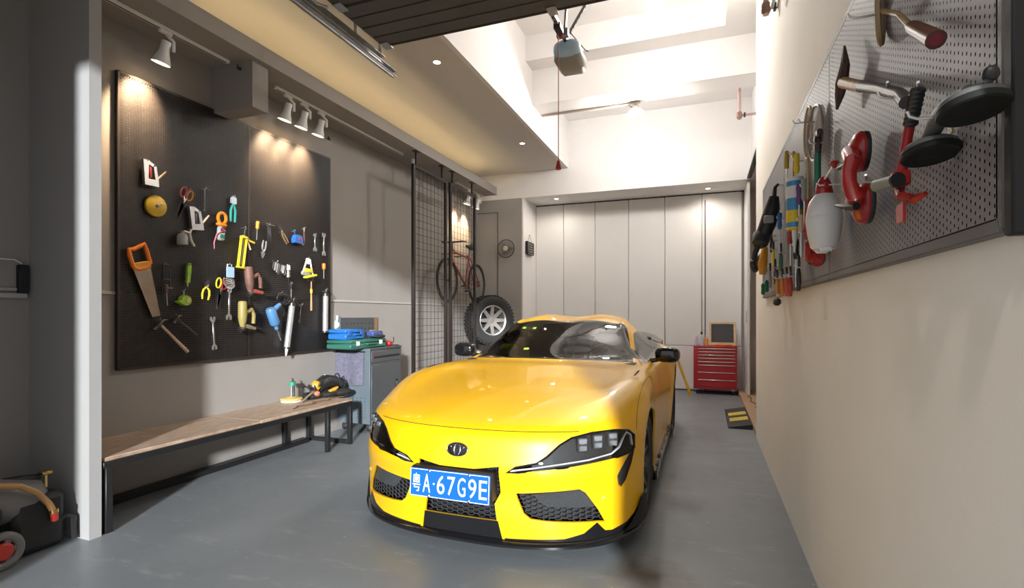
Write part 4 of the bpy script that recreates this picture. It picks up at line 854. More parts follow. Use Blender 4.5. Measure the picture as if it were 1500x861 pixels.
t = L('screwdriver', 'stubby orange screwdriver at the right edge under the wrenches', 'screwdriver', 471, 397, 0); screwdriver(t, .16, ORANGE, .02)
t = L('ring_spanner', 'long ring spanner hanging under the wire coil', 'wrench', 332, 444, 2); wrench(t, .24, .016)
t = L('power_drill', 'blue corded power drill at the bottom of the board', 'drill', 393, 466, 0)
MB().lathe([(0, .10), (.035, .10), (.045, .08), (.045, -.05), (.034, -.07), (.018, -.08), (.018, -.11), (.008, -.12), (0, -.12)], (0, -.06, 0), (.42, 0, 1) if False else (-.42, 0, 1), 18).build('body', mat('drill_blue', (.08, .21, .42), .45), t)
MB().tube([(-.02, -.06, .05), (.05, -.06, .11), (.08, -.06, .13)], [.026, .022, .018], 10).build('grip', mat('drill_blue', (.08, .21, .42), .45), t); MB().cyl((.045, -.06, -.105), (.09, -.06, -.21), .0045, n=6).build('drill_bit', SIL, t); MB().tube([(.08, -.06, .13), (.12, -.05, .12), (.15, -.05, .06), (.13, -.05, .02)], .006, 6).build('cord', TBLK, t); hook(t, .03, .1, .06)
t = L('cable_bundle', 'bundle of black cable above the blue drill', 'cable', 408, 437, 0)
for q in range(4): MB().torus((.015 * q - .02, -.03 - .008 * q, -.01 * (q % 2)), (.3 * (q - 1.5), 1, .2), .055, .006, 22, 6, 1.0, .8).build('cable_loop', TBLK, t)
hook(t, 0, .05)
def gun_tube(label, px, py, roll, Lg, nozzle):
    t = L('grease_gun', label, 'grease gun', px, py, roll); h = Lg / 2
    MB().lathe([(0, h), (.026, h), (.028, h - .01), (.028, -h), (0, -h)], (0, -.05, 0), (0, 0, 1), 20).build('barrel', mat('barrel_aluminium', (.62, .62, .61), .35, .7, var=.08, scale=15), t)
    MB().lathe([(.031, h), (.031, h + .025), (.022, h + .035), (0, h + .035)], (0, -.05, 0), (0, 0, 1), 16).build('cap', DST, t); MB().tube([(0, -.05, h + .03), (.01, -.05, h + .07), (.03, -.05, h + .085)], [.012, .012, .008], 8).build('head', DST, t)
    MB().tube([(.0, -.05, h + .05), (.05, -.05, h + .06), (.09, -.05, h + .02)], .006, 6).build('lever', DST, t); MB().lathe([(.031, -h), (.031, -h - .018), (0, -h - .018)], (0, -.05, 0), (0, 0, 1), 16).build('end_cap', DST, t)
    if nozzle: MB().lathe([(.016, -h - .018), (.013, -h - .04), (.006, -h - .085), (0, -h - .085)], (0, -.05, 0), (0, 0, 1), 12).build('nozzle', TWHITE, t)
    hook(t, .0, h + .05, .06)
gun_tube('long silver sealant gun with a white nozzle slanting past the bottom of the board', 418, 478, 9, .40, True)
gun_tube('silver grease gun tube hanging straight at the right edge of the board', 471, 459, 1, .37, False)
t = L('hammer', 'slim hammer with a wooden handle and yellow band near the right edge', 'hammer', 452, 412, 0); hammer(t, .30, WOODH, .10, r=.01); MB().cyl((0, -.035, -.12), (0, -.035, -.08), .0125, n=10).build('yellow_band', YEL, t)
t = L('wrench', 'small dark spanners bunched beside the sealant gun', 'wrench', 437, 458, 6); wrench(t, .17, .012, DST)
t = L('screwdriver', 'thin dark awl above the sealant gun', 'awl', 423, 425, 0); screwdriver(t, .17, TBLK, .008)
# ------------------------------------------------------------------ right tool board and its tools
BOARDR = mat('board_grey', (.21, .195, .205), .5, .0, var=.05, scale=3); FRAMER = mat('board_frame_grey', (.12, .112, .115), .5, .0)
RY0, RY1, RZ0, RZ1 = 1.115, 5.0, 1.435, 2.36
rbd = thing('tool_board', 'long grey perforated tool board on the right wall', 'tool board', (RBX, RY1, RZ0), (0, 0, -math.pi / 2))
RWd, RHt = RY1 - RY0, RZ1 - RZ0
for k in range(3):
    w = RWd / 3; perforated('perforated_sheet', w - .02, RHt - .04, .0172, .0026, .0042, BOARDR, rbd, (k * w + .01, 0, .02), stagger=True)
MB().box((RWd / 2, .016, RHt / 2), (RWd - .03, .006, RHt - .03)).build('hole_shade_sheet', mat('hole_shade_dark', (.03, .028, .03), .7), rbd)  # added dark sheet, its colour stands in for the shade inside the holes
for x in (.008, RWd / 3, RWd * 2 / 3): MB().box((x, .0145, RHt / 2), (.018, .029, RHt), .003).build('frame_bar', FRAMER, rbd)
MB().box((RWd - .006, .0145, RHt / 2), (.026, .029, RHt), .004).build('frame_bar', FRAMER, rbd); MB().box((RWd + .022, .0145, RHt / 2), (.028, .029, RHt + .03), .004).build('end_bar', MBLACK, rbd)
for k in range(3):
    for z in (.006, RHt - .006): MB().box(((k + .5) * RWd / 3, .0145, z), (RWd / 3 - .004, .029, .026), .003).build('frame_bar', FRAMER, rbd)
def Rt_(name, label, cat, px, py, roll=0, out=0.0): return place('R', name, label, cat, px, py, roll, 'tools on the right board', out)
# racket near the camera: head up and away, brown grip pointing back at the viewer
def racket(label, px, py, roll, hm, gm, yaw=0.0, hang=True, L_=.40, rx=.092, rz=.115):
    t = Rt_('racket', label, 'racket', px, py, roll, .03)
    t.rotation_euler = (0, math.radians(roll), -math.pi / 2 + yaw)
    MB().torus((0, 0, 0), (0, 1, 0), 1.0, .006, 36, 6, rx, rz).build('frame', hm, t) if False else MB().tube([(rx * math.cos(a), 0, rz * math.sin(a)) for a in [2 * math.pi * k / 36 for k in range(36)]], .006, 6, True).build('frame', hm, t)
    st = MB()
    for q in range(-9, 10):
        v = q / 10.0; st.cyl((rx * v, 0, -rz * math.sqrt(1 - v * v)), (rx * v, 0, rz * math.sqrt(1 - v * v)), .0008, n=3); st.cyl((-rx * math.sqrt(1 - v * v), 0, rz * v), (rx * math.sqrt(1 - v * v), 0, rz * v), .0008, n=3)
    s_ = st.build('strings', mat('racket_strings', (.5, .42, .38), .5), t); s_['kind'] = 'stuff'
    MB().tube([(0, 0, -rz), (0, 0, -rz - .05), (0, 0, -L_ + .02)], [.006, .0045, .005], 8).build('shaft', hm, t)
    MB().lathe([(0, -L_ - .14), (.016, -L_ - .14), (.017, -L_ - .12), (.0135, -L_ - .02), (.011, -L_), (.006, -L_ + .04)], (0, 0, 0), (0, 0, 1), 8).build('grip', gm, t); return t
rk = thing('racket', 'old racket with a brown leather grip at the top of the right board', 'racket', on_x(1290, 12, .445), (0, 0, -math.pi / 2), 'tools on the right board')
p0 = Vector((0, -.0, 0)); g0 = on_x(1316, 20, .445); g1 = on_x(1333, 38, .44); g2 = on_x(1371, 58, .425)
inv = Matrix.LocRotScale(rk.location, rk.rotation_euler, None).inverted(); g0, g1, g2 = [inv @ p for p in (g0, g1, g2)]
MB().tube([(.05 * math.cos(a), -.02 * math.cos(a), .095 * math.sin(a)) for a in [2 * math.pi * k / 36 for k in range(36)]], .007, 6, True).build('frame', mat('racket_wood', (.32, .22, .10), .45), rk)
st = MB()
for q in range(-8, 9):
    v = q / 9.0; w = math.sqrt(1 - v * v); st.cyl((.05 * v, -.02 * v, -.095 * w), (.05 * v, -.02 * v, .095 * w), .001, n=3); st.cyl((-.05 * w, .02 * w, .095 * v), (.05 * w, -.02 * w, .095 * v), .001, n=3)
st.build('strings', mat('red_strings', (.42, .30, .27), .5), rk)['kind'] = 'stuff'
MB().tube([(.03, -.012, -.02), g0, g1], [.006, .006, .007], 8).build('shaft', mat('racket_wood', (.32, .22, .10), .45), rk)
MB().tube([g1, g1.lerp(g2, .15), g1.lerp(g2, .6), g2], [.010, .015, .0165, .018], 12).build('grip', mat('brown_leather', (.10, .035, .018), .4), rk)
MB().cyl(g2, g2 + (g2 - g1).normalized() * .002, .012, n=14).build('grip_cap', mat('cap_red', (.20, .02, .03), .5), rk); hook(rk, .03, -.03, .08)
# mattock style axe lying level, blade on the left
ax = thing('hatchet', 'mason axe with a worn wooden handle lying level below the racket', 'hatchet', on_x(1262, 128, .43), (0, 0, -math.pi / 2), 'tools on the right board')
inv = Matrix.LocRotScale(ax.location, ax.rotation_euler, None).inverted(); W_ = lambda px, py, x: inv @ on_x(px, py, x)
MB().tube([W_(1240, 122, .43), W_(1258, 126, .43), W_(1290, 130, .425), W_(1318, 138, .42), W_(1328, 150, .415)], [.018, .0155, .0135, .014, .015], 10).build('handle', mat('grip_grey', (.07, .06, .055), .45, var=.3, scale=40), ax)
MB().tube([W_(1236, 121, .43), W_(1245, 123, .43), W_(1262, 127, .43)], [.019, .0175, .0165], 10).build('wooden_neck', WOODH, ax)
MB().tube([W_(1237, 68, .44), W_(1238, 95, .43), W_(1233, 122, .43), W_(1230, 140, .43), W_(1226, 160, .43)], [.004, .014, .019, .014, .004], 6).build('head', mat('axe_rust', (.10, .055, .045), .55, .4, var=.3, scale=30), ax)
for px in (1300, 1345): MB().tube([W_(px, 125, .47), W_(px, 125, .40), W_(px, 120, .395)], .003, 6).build('peg_hook', SIL, ax)
# red bar lifter with black grip
rd = thing('red_hook_tool', 'red steel hook tool with a ribbed black grip and square foot', 'hook tool', on_x(1326, 210, .43), (0, 0, -math.pi / 2), 'tools on the right board')
inv = Matrix.LocRotScale(rd.location, rd.rotation_euler, None).inverted(); W_ = lambda px, py, x: inv @ on_x(px, py, x)
MB().tube([W_(1333, 182, .43), W_(1327, 215, .43), W_(1320, 255, .43), W_(1317, 282, .425), W_(1322, 288, .41)], .0105, 10).build('shaft', RED, rd)
gp = [W_(1345, 130, .43), W_(1341, 150, .43), W_(1333, 183, .43)]
MB().tube([gp[0].lerp(gp[2], k / 16) for k in range(17)], [.0155 if k % 2 else .0135 for k in range(17)], 12).build('ribbed_grip', TBLK, rd)
MB().prism([(-.03, -.028), (.012, -.028), (.012, .012), (-.03, .012)], -.003, .003).build('foot', RED, rd).location = W_(1322, 306, .40)
MB().tube([W_(1322, 288, .41), W_(1340, 292, .41), W_(1356, 283, .42)], [.011, .010, .006], 4).build('claw', RED, rd)
MB().box(W_(1318, 262, .415), (.035, .035, .035), .005).build('clamp_block', RED, rd); MB().cyl(W_(1314, 264, .40), W_(1284, 272, .38), .0135, .0145, 14).build('knob', mat('knob_green', (.22, .23, .19), .5), rd); MB().cyl(W_(1316, 263, .397), W_(1313, 264, .395), .017, n=14).build('knob_collar', TBLK, rd); hook(rd, 0, .11, .05)
# grey double suction lifter
sl_ = thing('suction_lifter', 'grey double suction cup lifter with black rubber discs', 'suction lifter', on_x(1395, 195, .43), (0, 0, -math.pi / 2), 'tools on the right board')
inv = Matrix.LocRotScale(sl_.location, sl_.rotation_euler, None).inverted(); W_ = lambda px, py, x: inv @ on_x(px, py, x)
c1, c2 = W_(1425, 158, .425), W_(1363, 224, .425); LGREY = mat('lifter_grey', (.09, .09, .092), .5)
up = Vector((-.20, -.06, .97)).normalized()
for c_, r_ in ((c1, .050), (c2, .050)):
    MB().lathe([(0, -.004), (r_ * .55, -.002), (r_ * .92, -.008), (r_, -.006), (r_, .004), (r_ * .9, .008), (0, .010)], c_, up, 40).build('rubber_disc', mat('disc_rubber', (.010, .011, .010), .6, spec=.25), sl_)
    MB().lathe([(r_ * .94, .006), (r_ * .94, .013), (r_ * .8, .019), (r_ * .3, .026), (0, .027)], c_, up, 32).build('cup_shell', LGREY, sl_)
MB().tube([c1 + up * .03, c1.lerp(c2, .4) + up * .045, c1.lerp(c2, .7) + up * .045, c2 + up * .03], [.014, .017, .017, .014], 12).build('handle', LGREY, sl_)
MB().tube([c1 + up * .03 + Vector((.01, 0, 0)), W_(1447, 122, .43), W_(1452, 106, .435)], [.009, .007, .006], 10).ell(W_(1451, 108, .434), (.012, .012, .013), 14, 8).build('lever', TBLK, sl_); MB().torus(W_(1391, 182, .42), (.3, 1, .2), .016, .003, 20, 6).build('ring', SIL, sl_); hook(sl_, -.02, .04, .06)
# red double suction lifter
rs = thing('suction_lifter', 'red double suction lifter with black levers beside the white bottle', 'suction lifter', on_x(1255, 262, .42), (0, 0, -math.pi / 2), 'tools on the right board')
inv = Matrix.LocRotScale(rs.location, rs.rotation_euler, None).inverted(); W_ = lambda px, py, x: inv @ on_x(px, py, x)
RP = mat('lifter_red', (.36, .014, .010), .35, coat=.3)
a1, a2 = W_(1262, 222, .43), W_(1268, 298, .43)
for c_, r_ in ((a1, .058), (a2, .058)):
    MB().lathe([(r_, 0), (r_ * 1.02, .006), (r_ * .9, .02), (r_ * .4, .034), (0, .036)], c_, (0, -1, 0), 28).build('cup_shell', RP, rs); MB().lathe([(0, -.012), (r_ * .98, -.012), (r_, -.004), (r_ * .98, .0), (0, 0)], c_, (0, -1, 0), 28).build('rubber_disc', TBLK, rs)
MB().tube([a1 + Vector((0, -.03, 0)), W_(1249, 235, .375), W_(1244, 250, .37), W_(1244, 268, .37), W_(1252, 285, .375), a2 + Vector((0, -.03, 0))], [.022, .02, .018, .018, .02, .022], 12).build('handle', RP, rs)
MB().tube([W_(1256, 228, .385), W_(1243, 240, .37), W_(1228, 247, .36)], [.011, .010, .005], 8).build('lever', TBLK, rs); MB().tube([W_(1255, 302, .385), W_(1240, 303, .37), W_(1225, 301, .36)], [.011, .010, .005], 8).build('lever', TBLK, rs)
for p in ((1268, 262), ): MB().tube([W_(p[0], p[1], .47), W_(p[0], p[1], .40), W_(p[0], p[1] - 6, .395)], .003, 6).build('peg_hook', SIL, rs)
# white squeeze bottle with red top
bt = thing('spray_bottle', 'white plastic bottle with a red top and a red-tipped pump rod', 'bottle', on_x(1207, 325, .40), (0, 0, -math.pi / 2), 'tools on the right board')
inv = Matrix.LocRotScale(bt.location, bt.rotation_euler, None).inverted(); W_ = lambda px, py, x: inv @ on_x(px, py, x)
MB().lathe([(0, -.098), (.036, -.098), (.043, -.09), (.051, -.05), (.058, 0), (.059, .015), (.058, .017), (.059, .019), (.049, .068), (.034, .092), (.027, .10), (0, .10)], (0, 0, 0), (0, 0, 1), 32).build('bottle_body', mat('bottle_white', (.74, .71, .68), .35), bt)
for s in (-1, 1): MB().box((s * .034, 0, -.10), (.022, .04, .018), .005).build('foot', TWHITE, bt)
MB().lathe([(.027, .094), (.029, .104), (.025, .134), (.017, .150), (.012, .16), (0, .16)], (0, 0, 0), (0, 0, 1), 20).build('cap', RED, bt); MB().tube([(.015, 0, .12), (.04, 0, .128), (.05, 0, .112)], [.010, .008, .005], 8).build('spout', RED, bt)
MB().cyl((0, 0, .15), W_(1221, 243, .40), .004, n=8).build('pump_rod', TWHITE, bt); kn = W_(1222, 240, .40); MB().lathe([(0, .008), (.013, .008), (.016, .003), (.008, -.004), (.005, -.013), (0, -.013)], kn, (0.02, 0, 1), 16).build('knob', RED, bt)
MB().tube([(.035, .072, .125), (.035, -.02, .125), (.035, -.03, .135)], .003, 6).build('peg_hook', SIL, bt)
t = Rt_('suction_cup', 'small red suction cup tool under the white bottle', 'suction cup', 1199, 378, 0, .03); MB().lathe([(.035, 0), (.036, .008), (.02, .03), (0, .035)], (0, 0, 0), (.6, -.8, 0), 20).build('cup', RP, t); MB().box((0, -.035, .03), (.03, .03, .09), .01).build('handle', RP, t); MB().ell((-.04, -.02, .0), (.02, .015, .025)).build('lever', TBLK, t); hook(t, 0, .05, .04)
# pair of rackets hanging edge-on
r1 = racket('racket with a red shaft hanging head up, left of the pair', 1184, 195, 2, mat('racket_gold', (.45, .32, .10), .4), RED, yaw=.0, L_=.34); hook(r1, 0, .05, .06)
r2 = racket('racket with a silver frame hanging head up, right of the pair', 1194, 195, -2, mat('racket_silver', (.42, .40, .38), .35, .6), mat('racket_grip_red', (.40, .03, .02), .45), yaw=.12, L_=.34); hook(r2, 0, .05, .06)
t = Rt_('pipe_wrench', 'grey adjustable pipe wrench with a green handle beside the rackets', 'wrench', 1206, 228, 0, .02); MB().box((0, -.02, .05), (.03, .025, .09), .008).build('head', DST, t); MB().box((.022, -.02, .085), (.05, .02, .03), .006).build('jaw', DST, t); MB().tube([(0, -.02, .01), (0, -.02, -.06), (0, -.02, -.16)], [.012, .013, .012], 8).build('handle', DGRN, t); hook(t, .01, .05, .05)
# sealant cartridge, grinder, sander, small hand tools at the far end
t = Rt_('sealant_cartridge', 'blue and yellow sealant cartridge standing nozzle down at the far end', 'cartridge', 1164, 300, 0, .05)
MB().cyl((0, 0, -.115), (0, 0, .115), .038, n=24).build('tube', mat('cartridge_blue', (.06, .30, .58), .4), t); MB().cyl((0, 0, .115), (0, 0, .135), .0385, n=24).build('rim', TWHITE, t); MB().cyl((0, 0, -.125), (0, 0, -.115), .0385, n=24).build('base_ring', YEL, t); MB().cyl((0, 0, .03), (0, 0, .09), .0386, n=24).build('white_label', TWHITE, t); MB().cyl((0, 0, -.09), (0, 0, -.03), .0386, n=24).build('yellow_label', YEL, t); MB().lathe([(.014, -.125), (.012, -.16), (.004, -.24), (0, -.24)], (0, 0, 0), (0, 0, 1), 12).build('nozzle', TWHITE, t); hook(t, 0, .1, .01)
t = Rt_('angle_grinder', 'large black angle grinder sticking out at the far end of the right board', 'grinder', 1130, 318, 0, .07)
MB().tube([(-.02, -.05, -.12), (-.01, -.02, -.04), (0, .005, .06), (.0, .015, .13)], [.045, .050, .046, .03], 16).build('motor_body', TBLK, t); MB().lathe([(0, -.05), (.045, -.05), (.056, -.03), (.05, .03), (.03, .05), (0, .05)], (-.02, -.06, -.14), (.3, -.3, -1), 20).build('gear_head', mat('grinder_dark', (.03, .03, .032), .4), t)
MB().tube([(.0, .015, .12), (0, .02, .19), (.0, .04, .21)], [.014, .012, .010], 8).build('strap', TBLK, t); MB().tube([(-.02, -.07, -.16), (-.04, -.09, -.22), (-.045, -.10, -.27)], [.018, .016, .014], 10).build('side_handle', TBLK, t); MB().box((.045, -.02, -.02), (.02, .06, .05), .006).build('switch', TGREY, t); MB().tube([(0, .07, .20), (0, .03, .205), (0, .02, .215)], .004, 6).build('peg_hook', SIL, t)
t = Rt_('orbital_sander', 'yellow and black orbital sander hanging below the black grinder', 'sander', 1118, 388, 0, .085)
MB().ell((-.02, -.015, .02), (.055, .045, .06), 18, 10, .8).build('body', TBLK, t); MB().tube([(.03, .01, .12), (.04, .0, .06), (.06, -.01, .0), (.05, -.01, -.07)], [.018, .026, .032, .02], 12).build('shell', mat('sander_amber', (.70, .32, .02), .4), t); MB().lathe([(0, -.01), (.05, -.01), (.052, .01), (.04, .02), (0, .02)], (-.04, -.055, .0), (-.3, -1, -.2), 24).build('pad', mat('grinder_dark', (.03, .03, .032), .4), t); MB().tube([(.03, .01, .12), (.025, .02, .17), (.045, .03, .17), (.04, .01, .12)], .006, 6).build('loop', TBLK, t); MB().tube([(.03, .085, .165), (.03, .04, .165), (.03, .02, .172)], .004, 6).build('peg_hook', SIL, t)
for (px, py, lab, roll) in ((1106, 420, 'green handled screwdriver at the very end of the right board, left one', 0), (1112, 415, 'green handled screwdriver at the very end of the right board, right one', 0)):
    t = Rt_('screwdriver', lab, 'screwdriver', px + 18, py - 8, roll, .03); screwdriver(t, .2, DGRN, .014, flip=-1)
specs = [('pliers', 'yellow and black pliers above the orange group', 1140, 366, YEL), ('pliers', 'dark green handled pliers next to the cartridge', 1152, 370, DGRN), ('pliers', 'brown handled pliers in the middle of the small tools', 1143, 392, RUSTY),
         ('pliers', 'yellow-orange pliers, first of the row along the lower edge', 1146, 408, mat('amber2', (.75, .30, .02), .4)), ('pliers', 'orange pliers, second of the row along the lower edge', 1154, 407, ORANGE), ('pliers', 'orange-red pliers, third of the row along the lower edge', 1161, 406, mat('orange_red', (.62, .09, .02), .4)), ('pliers', 'dark red pliers, last of the row along the lower edge', 1167, 405, RED)]
for nm, lab, px, py, m in specs: t = Rt_(nm, lab, 'pliers', px, py, 0, .01); pliers(t, .17, m, spread=.022)
scr = [(1167, 362, RED, 'red handled screwdriver to the right of the green pliers'), (1176, 385, TBLK, 'black handled screwdriver below the yellow and blue ones'), (1150, 340, TBLUE, 'blue handled screwdriver beside the sealant cartridge'), (1172, 300, TBLK, 'long black handled screwdriver right of the cartridge'), (1181, 305, mat('violet', (.15, .05, .18), .4), 'screwdriver with a violet and yellow handle under the rackets'), (1177, 260, YEL, 'yellow handled chisel left of the rackets'), (1189, 300, TGREY, 'grey handled screwdriver behind the white bottle')]
for px, py, m, lab in scr: t = Rt_('screwdriver', lab, 'screwdriver', px, py, 0, .01); screwdriver(t, .24, m, .014)
more = [('pliers', 'black handled pliers left of the sealant cartridge', 1137, 345, TBLK), ('pliers', 'grey handled pliers below the yellow and black ones', 1135, 398, TGREY), ('pliers', 'black pliers hanging under the black screwdriver', 1180, 392, TBLK)]
for nm, lab, px, py, m in more: t = Rt_(nm, lab, 'pliers', px, py, 0, .012); pliers(t, .18, m, spread=.024)
t = Rt_('hand_saw', 'small folding saw with a yellow tip beside the cartridge', 'saw', 1158, 262, 0, .012); MB().box((0, -.02, -.03), (.03, .005, .18), .001).build('saw_blade', SIL, t); MB().tube([(0, -.02, .06), (.008, -.02, .12), (0, -.02, .16)], [.012, .014, .010], 8).build('handle', mat('gold_handle', (.5, .33, .05), .45), t); hook(t, 0, .13, .03)
t = Rt_('wrench', 'dark ring spanner between the cartridge and the rackets', 'wrench', 1174, 335, 0, .012); wrench(t, .22, .013, DST)
t = Rt_('chisel', 'wood chisel with a tan handle right of the row of pliers', 'chisel', 1184, 345, 0, .012); screwdriver(t, .2, PALEW, .013)
t = Rt_('adjustable_wrench', 'small brass adjustable wrench hanging above the cartridge', 'wrench', 1171, 245, 0, .01); wrench(t, .16, .014, BRASS)
t = Rt_('key_bunch', 'bunch of red and black keys hanging from the lower edge of the right board', 'keys', 1141, 432, 0, .03); MB().torus((0, 0, .03), (0, 1, 0), .018, .003, 18, 6).build('key_ring', SIL, t); MB().box((-.03, -.01, -.01), (.02, .01, .05), .003).build('red_fob', RED, t); MB().box((.03, -.015, -.045), (.08, .04, .045), .012).build('black_fob', TBLK, t); MB().box((.015, 0, -.005), (.05, .03, .03), .008).build('tan_fob', PALEW, t)
MB().tube([(0, .03, .05), (0, -.005, .05), (0, -.005, .055)], .003, 6).build('peg_hook', SIL, t)
# ------------------------------------------------------------------ bench with machines, tool cabinet, alcove machine
OSB = mat('bench_wood', (.30, .20, .13), .5, col2=(.52, .40, .31), scale=14, stretch=(3, .7, 1), bump=.15, bscale=40)
BSTEEL = mat('black_steel', (.012, .012, .013), .45)
bn = thing('workbench', 'low bench with a rough wooden top on a black steel frame under the tool board', 'bench', (-3.575, 3.15, 0))
BX0, BX1, BY0, BY1 = -.27, .275, -1.135, 1.15
for k in range(2): MB().box((0, BY0 + (k + .5) * (BY1 - BY0) / 2, .435), (BX1 - BX0, (BY1 - BY0) / 2 - .004, .022), .003).build('top_board', OSB, bn)
MB().box((BX1 - .012, 0, .404), (.04, BY1 - BY0, .04), .003).build('front_rail', BSTEEL, bn); MB().box((BX0 + .02, 0, .404), (.04, BY1 - BY0, .04), .003).build('back_rail', BSTEEL, bn)
for y in (BY0 + .025, .80, BY1 - .025):
    for x in (BX1 - .012, BX0 + .02): MB().box((x, y, .192), (.04, .04, .384), .003).build('leg', BSTEEL, bn)
    if y > 1 or y < 0: MB().box((0, y, .02), (BX1 - BX0 - .07, .035, .035), .003).build('foot_bar', BSTEEL, bn)
    MB().box((0, y, .404), (BX1 - BX0 - .07, .035, .035), .003).build('cross_bar', BSTEEL, bn)
MB().box((BX0 + .06, -.05, .022), (.09, BY1 - BY0 - .1, .04), .004).build('floor_rail', BSTEEL, bn)
BT = .447
pd = thing('floor_pad_tool', 'yellow round pad with a green topped post on the bench', 'suction tool', on_z(427, 588, BT))
MB().lathe([(0, .05), (.03, .05), (.05, .042), (.10, .035), (.105, .025), (.09, .012), (0, .012)], (0, 0, 0), (0, 0, 1), 28).build('pad', mat('pad_yellow', (.60, .45, .13), .5), pd)
MB().tube([(.09 * math.cos(a), .09 * math.sin(a), .008) for a in [2 * math.pi * k / 24 for k in range(24)]], .008, 6, True).build('base_ring', TWHITE, pd); MB().cyl((0, 0, .05), (0, 0, .19), .008, n=10).build('post', SIL, pd); MB().cyl((.018, .01, .05), (.018, .01, .20), .010, n=10).build('second_post', DST, pd)
MB().cyl((.006, .004, .155), (.006, .004, .19), .03, n=14).build('green_clamp', mat('clamp_green', (.02, .28, .17), .4), pd); MB().cyl((.01, .004, .19), (.01, .004, .225), .007, n=8).build('screw', DST, pd)
pt = thing('power_tool', 'yellow and black corded power tool piled at the far end of the bench', 'power tool', on_z(478, 581, BT))
MB().box((-.02, -.13, .125), (.09, .11, .10), .03, Matrix.Rotation(.6, 3, 'X')).build('yellow_housing', mat('housing_yellow', (.62, .33, .03), .45), pt)
MB().box((-.01, -.19, .115), (.085, .03, .085), .02, Matrix.Rotation(.6, 3, 'X')).build('gear_cover', DST, pt); MB().box((.035, -.12, .15), (.02, .07, .03), .006, Matrix.Rotation(.6, 3, 'X')).build('label_plate', TBLK, pt)
MB().tube([(-.02, -.10, .12), (-.03, .02, .15), (-.03, .15, .13), (-.02, .24, .09)], [.06, .075, .07, .05], 14).build('black_motor', TBLK, pt)
MB().tube([(.055, -.02, .06), (.06, .05, .072), (.05, .11, .085)], [.016, .024, .014], 6).build('yellow_grip', mat('housing_yellow', (.62, .33, .03), .45), pt)
MB().tube([(.03, -.38, .01), (.02, -.28, .05), (.0, -.18, .08)], [.009, .010, .012], 8).build('lance', mat('lance_grey', (.35, .30, .26), .4, .5), pt); MB().ell((.02, -.16, .055), (.03, .035, .03)).build('brown_knob', mat('knob_brown', (.40, .16, .09), .45), pt)
for q in range(3): MB().ell((-.05 + .05 * q, -.13 + .15 * q, .032), (.09, .12, .034), 14, 8, .8).build('tool_bag_fold', mat('bag_black', (.015, .013, .012), .8), pt)
MB().box((-.03, .08, .20), (.03, .16, .012), .004, Matrix.Rotation(-.3, 3, 'X')).build('vent_strip', TGREY, pt)
for q, (dx, dy, r_) in enumerate(((0, .16, .07), (.02, .22, .05), (-.05, -.22, .05))): MB().torus((dx, dy, .15 - .03 * q), (.9, .2, .3 * q), r_, .006, 26, 6).build('cord_loop', TBLK, pt)
cb = thing('extension_lead', 'brown power cord lying in loops along the bench edge', 'cord', on_z(470, 588, BT)); ps = []
for k in range(40): a = k * .55; ps.append((.03 + .028 * math.cos(a) - .0005 * k, -.42 + .021 * k + .03 * math.sin(a * 1.2), .006 + .002 * (k % 3)))
MB().tube(ps, .0045, 6).build('cord', mat('cord_brown', (.13, .075, .045), .55), cb)
# cabinet
CABG = mat('cabinet_grey', (.085, .09, .095), .42, .2, var=.05, scale=4); CABB = mat('cabinet_bluegrey', (.115, .145, .165), .45, .1, var=.06, scale=4)
cb_ = thing('tool_cabinet', 'grey steel tool cabinet on castors beside the bench', 'cabinet', (-3.63, 5.065, 0), group=None)
MB().box((0, 0, .49), (.42, .62, .80), .006).build('body', CABG, cb_)
sp_ = MB().box((0, -.314, .50), (.43, .012, .82), .003).build('side_panel', CABB, cb_)
hl = MB()
for a in range(3):
    for b in range(7): hl.cyl((.05 + .05 * a, -.3225, .16 + .035 * b), (.05 + .05 * a, -.319, .16 + .035 * b), .005, n=8)
hl.build('punched_holes', MBLACK, sp_)['kind'] = 'stuff'
MB().box((0, 0, .905), (.43, .63, .022), .004).build('top', CABG, cb_)
dr = MB().box((.213, 0, .815), (.012, .58, .12), .004).build('drawer', CABG, cb_); MB().box((.222, 0, .815), (.010, .50, .022), .005).build('drawer_pull', MBLACK, dr)
dd = MB().box((.213, 0, .42), (.012, .58, .62), .004).build('cabinet_door', CABG, cb_); MB().box((.222, .19, .48), (.012, .05, .10), .004).build('latch', TBLK, dd); MB().box((.229, .19, .48), (.004, .015, .05), .002).build('latch_button', SIL, dd)
MB().box((.222, -.24, .87), (.004, .03, .015), .002).build('badge', RED, cb_)
MB().box((-.195, .01, 1.08), (.02, .63, .34), .004).build('back_panel', CABG, cb_)
MB().prism([(-.215, .90), (.02, .90), (-.18, 1.02), (-.18, 1.26), (-.215, 1.26)], -.314, -.302).build('side_bracket', CABB, cb_)
bh = MB()
for a in range(8):
    for b in range(4): bh.cyl((-.1845, -.20 + .07 * a, 1.0 + .06 * b), (-.183, -.20 + .07 * a, 1.0 + .06 * b), .008, n=8)
bh.build('panel_holes', MBLACK, cb_)['kind'] = 'stuff'
for x in (-.16, .16):
    for y in (-.26, .26):
        cw = MB().torus((x, y, .045), (1, 0, 0), .032, .013, 20, 8).build('caster', RUB, cb_); MB().cyl((x - .012, y, .045), (x + .012, y, .045), .024, n=14).build('caster_hub', SIL, cw); MB().box((x, y, .082), (.05, .05, .012), .002).build('caster_plate', SIL, cw)
tw = thing('towel', 'purple grey towel hanging on the side of the grey cabinet', 'towel', (-3.66, 4.735, .88)); n = 16; vs = []; 
for j in range(13):
    for i in range(n): u = i / (n - 1); v = j / 12; vs.append((-.18 + .36 * u - .01 * v, -.012 - .012 * math.sin(u * 9 + 1) * (.3 + v) - .01 * v, -.01 - .35 * v - .012 * math.sin(u * 3)))
m_ = len(vs); fs = [(j * n + i, j * n + i + 1, (j + 1) * n + i + 1, (j + 1) * n + i) for j in range(12) for i in range(n - 1)]
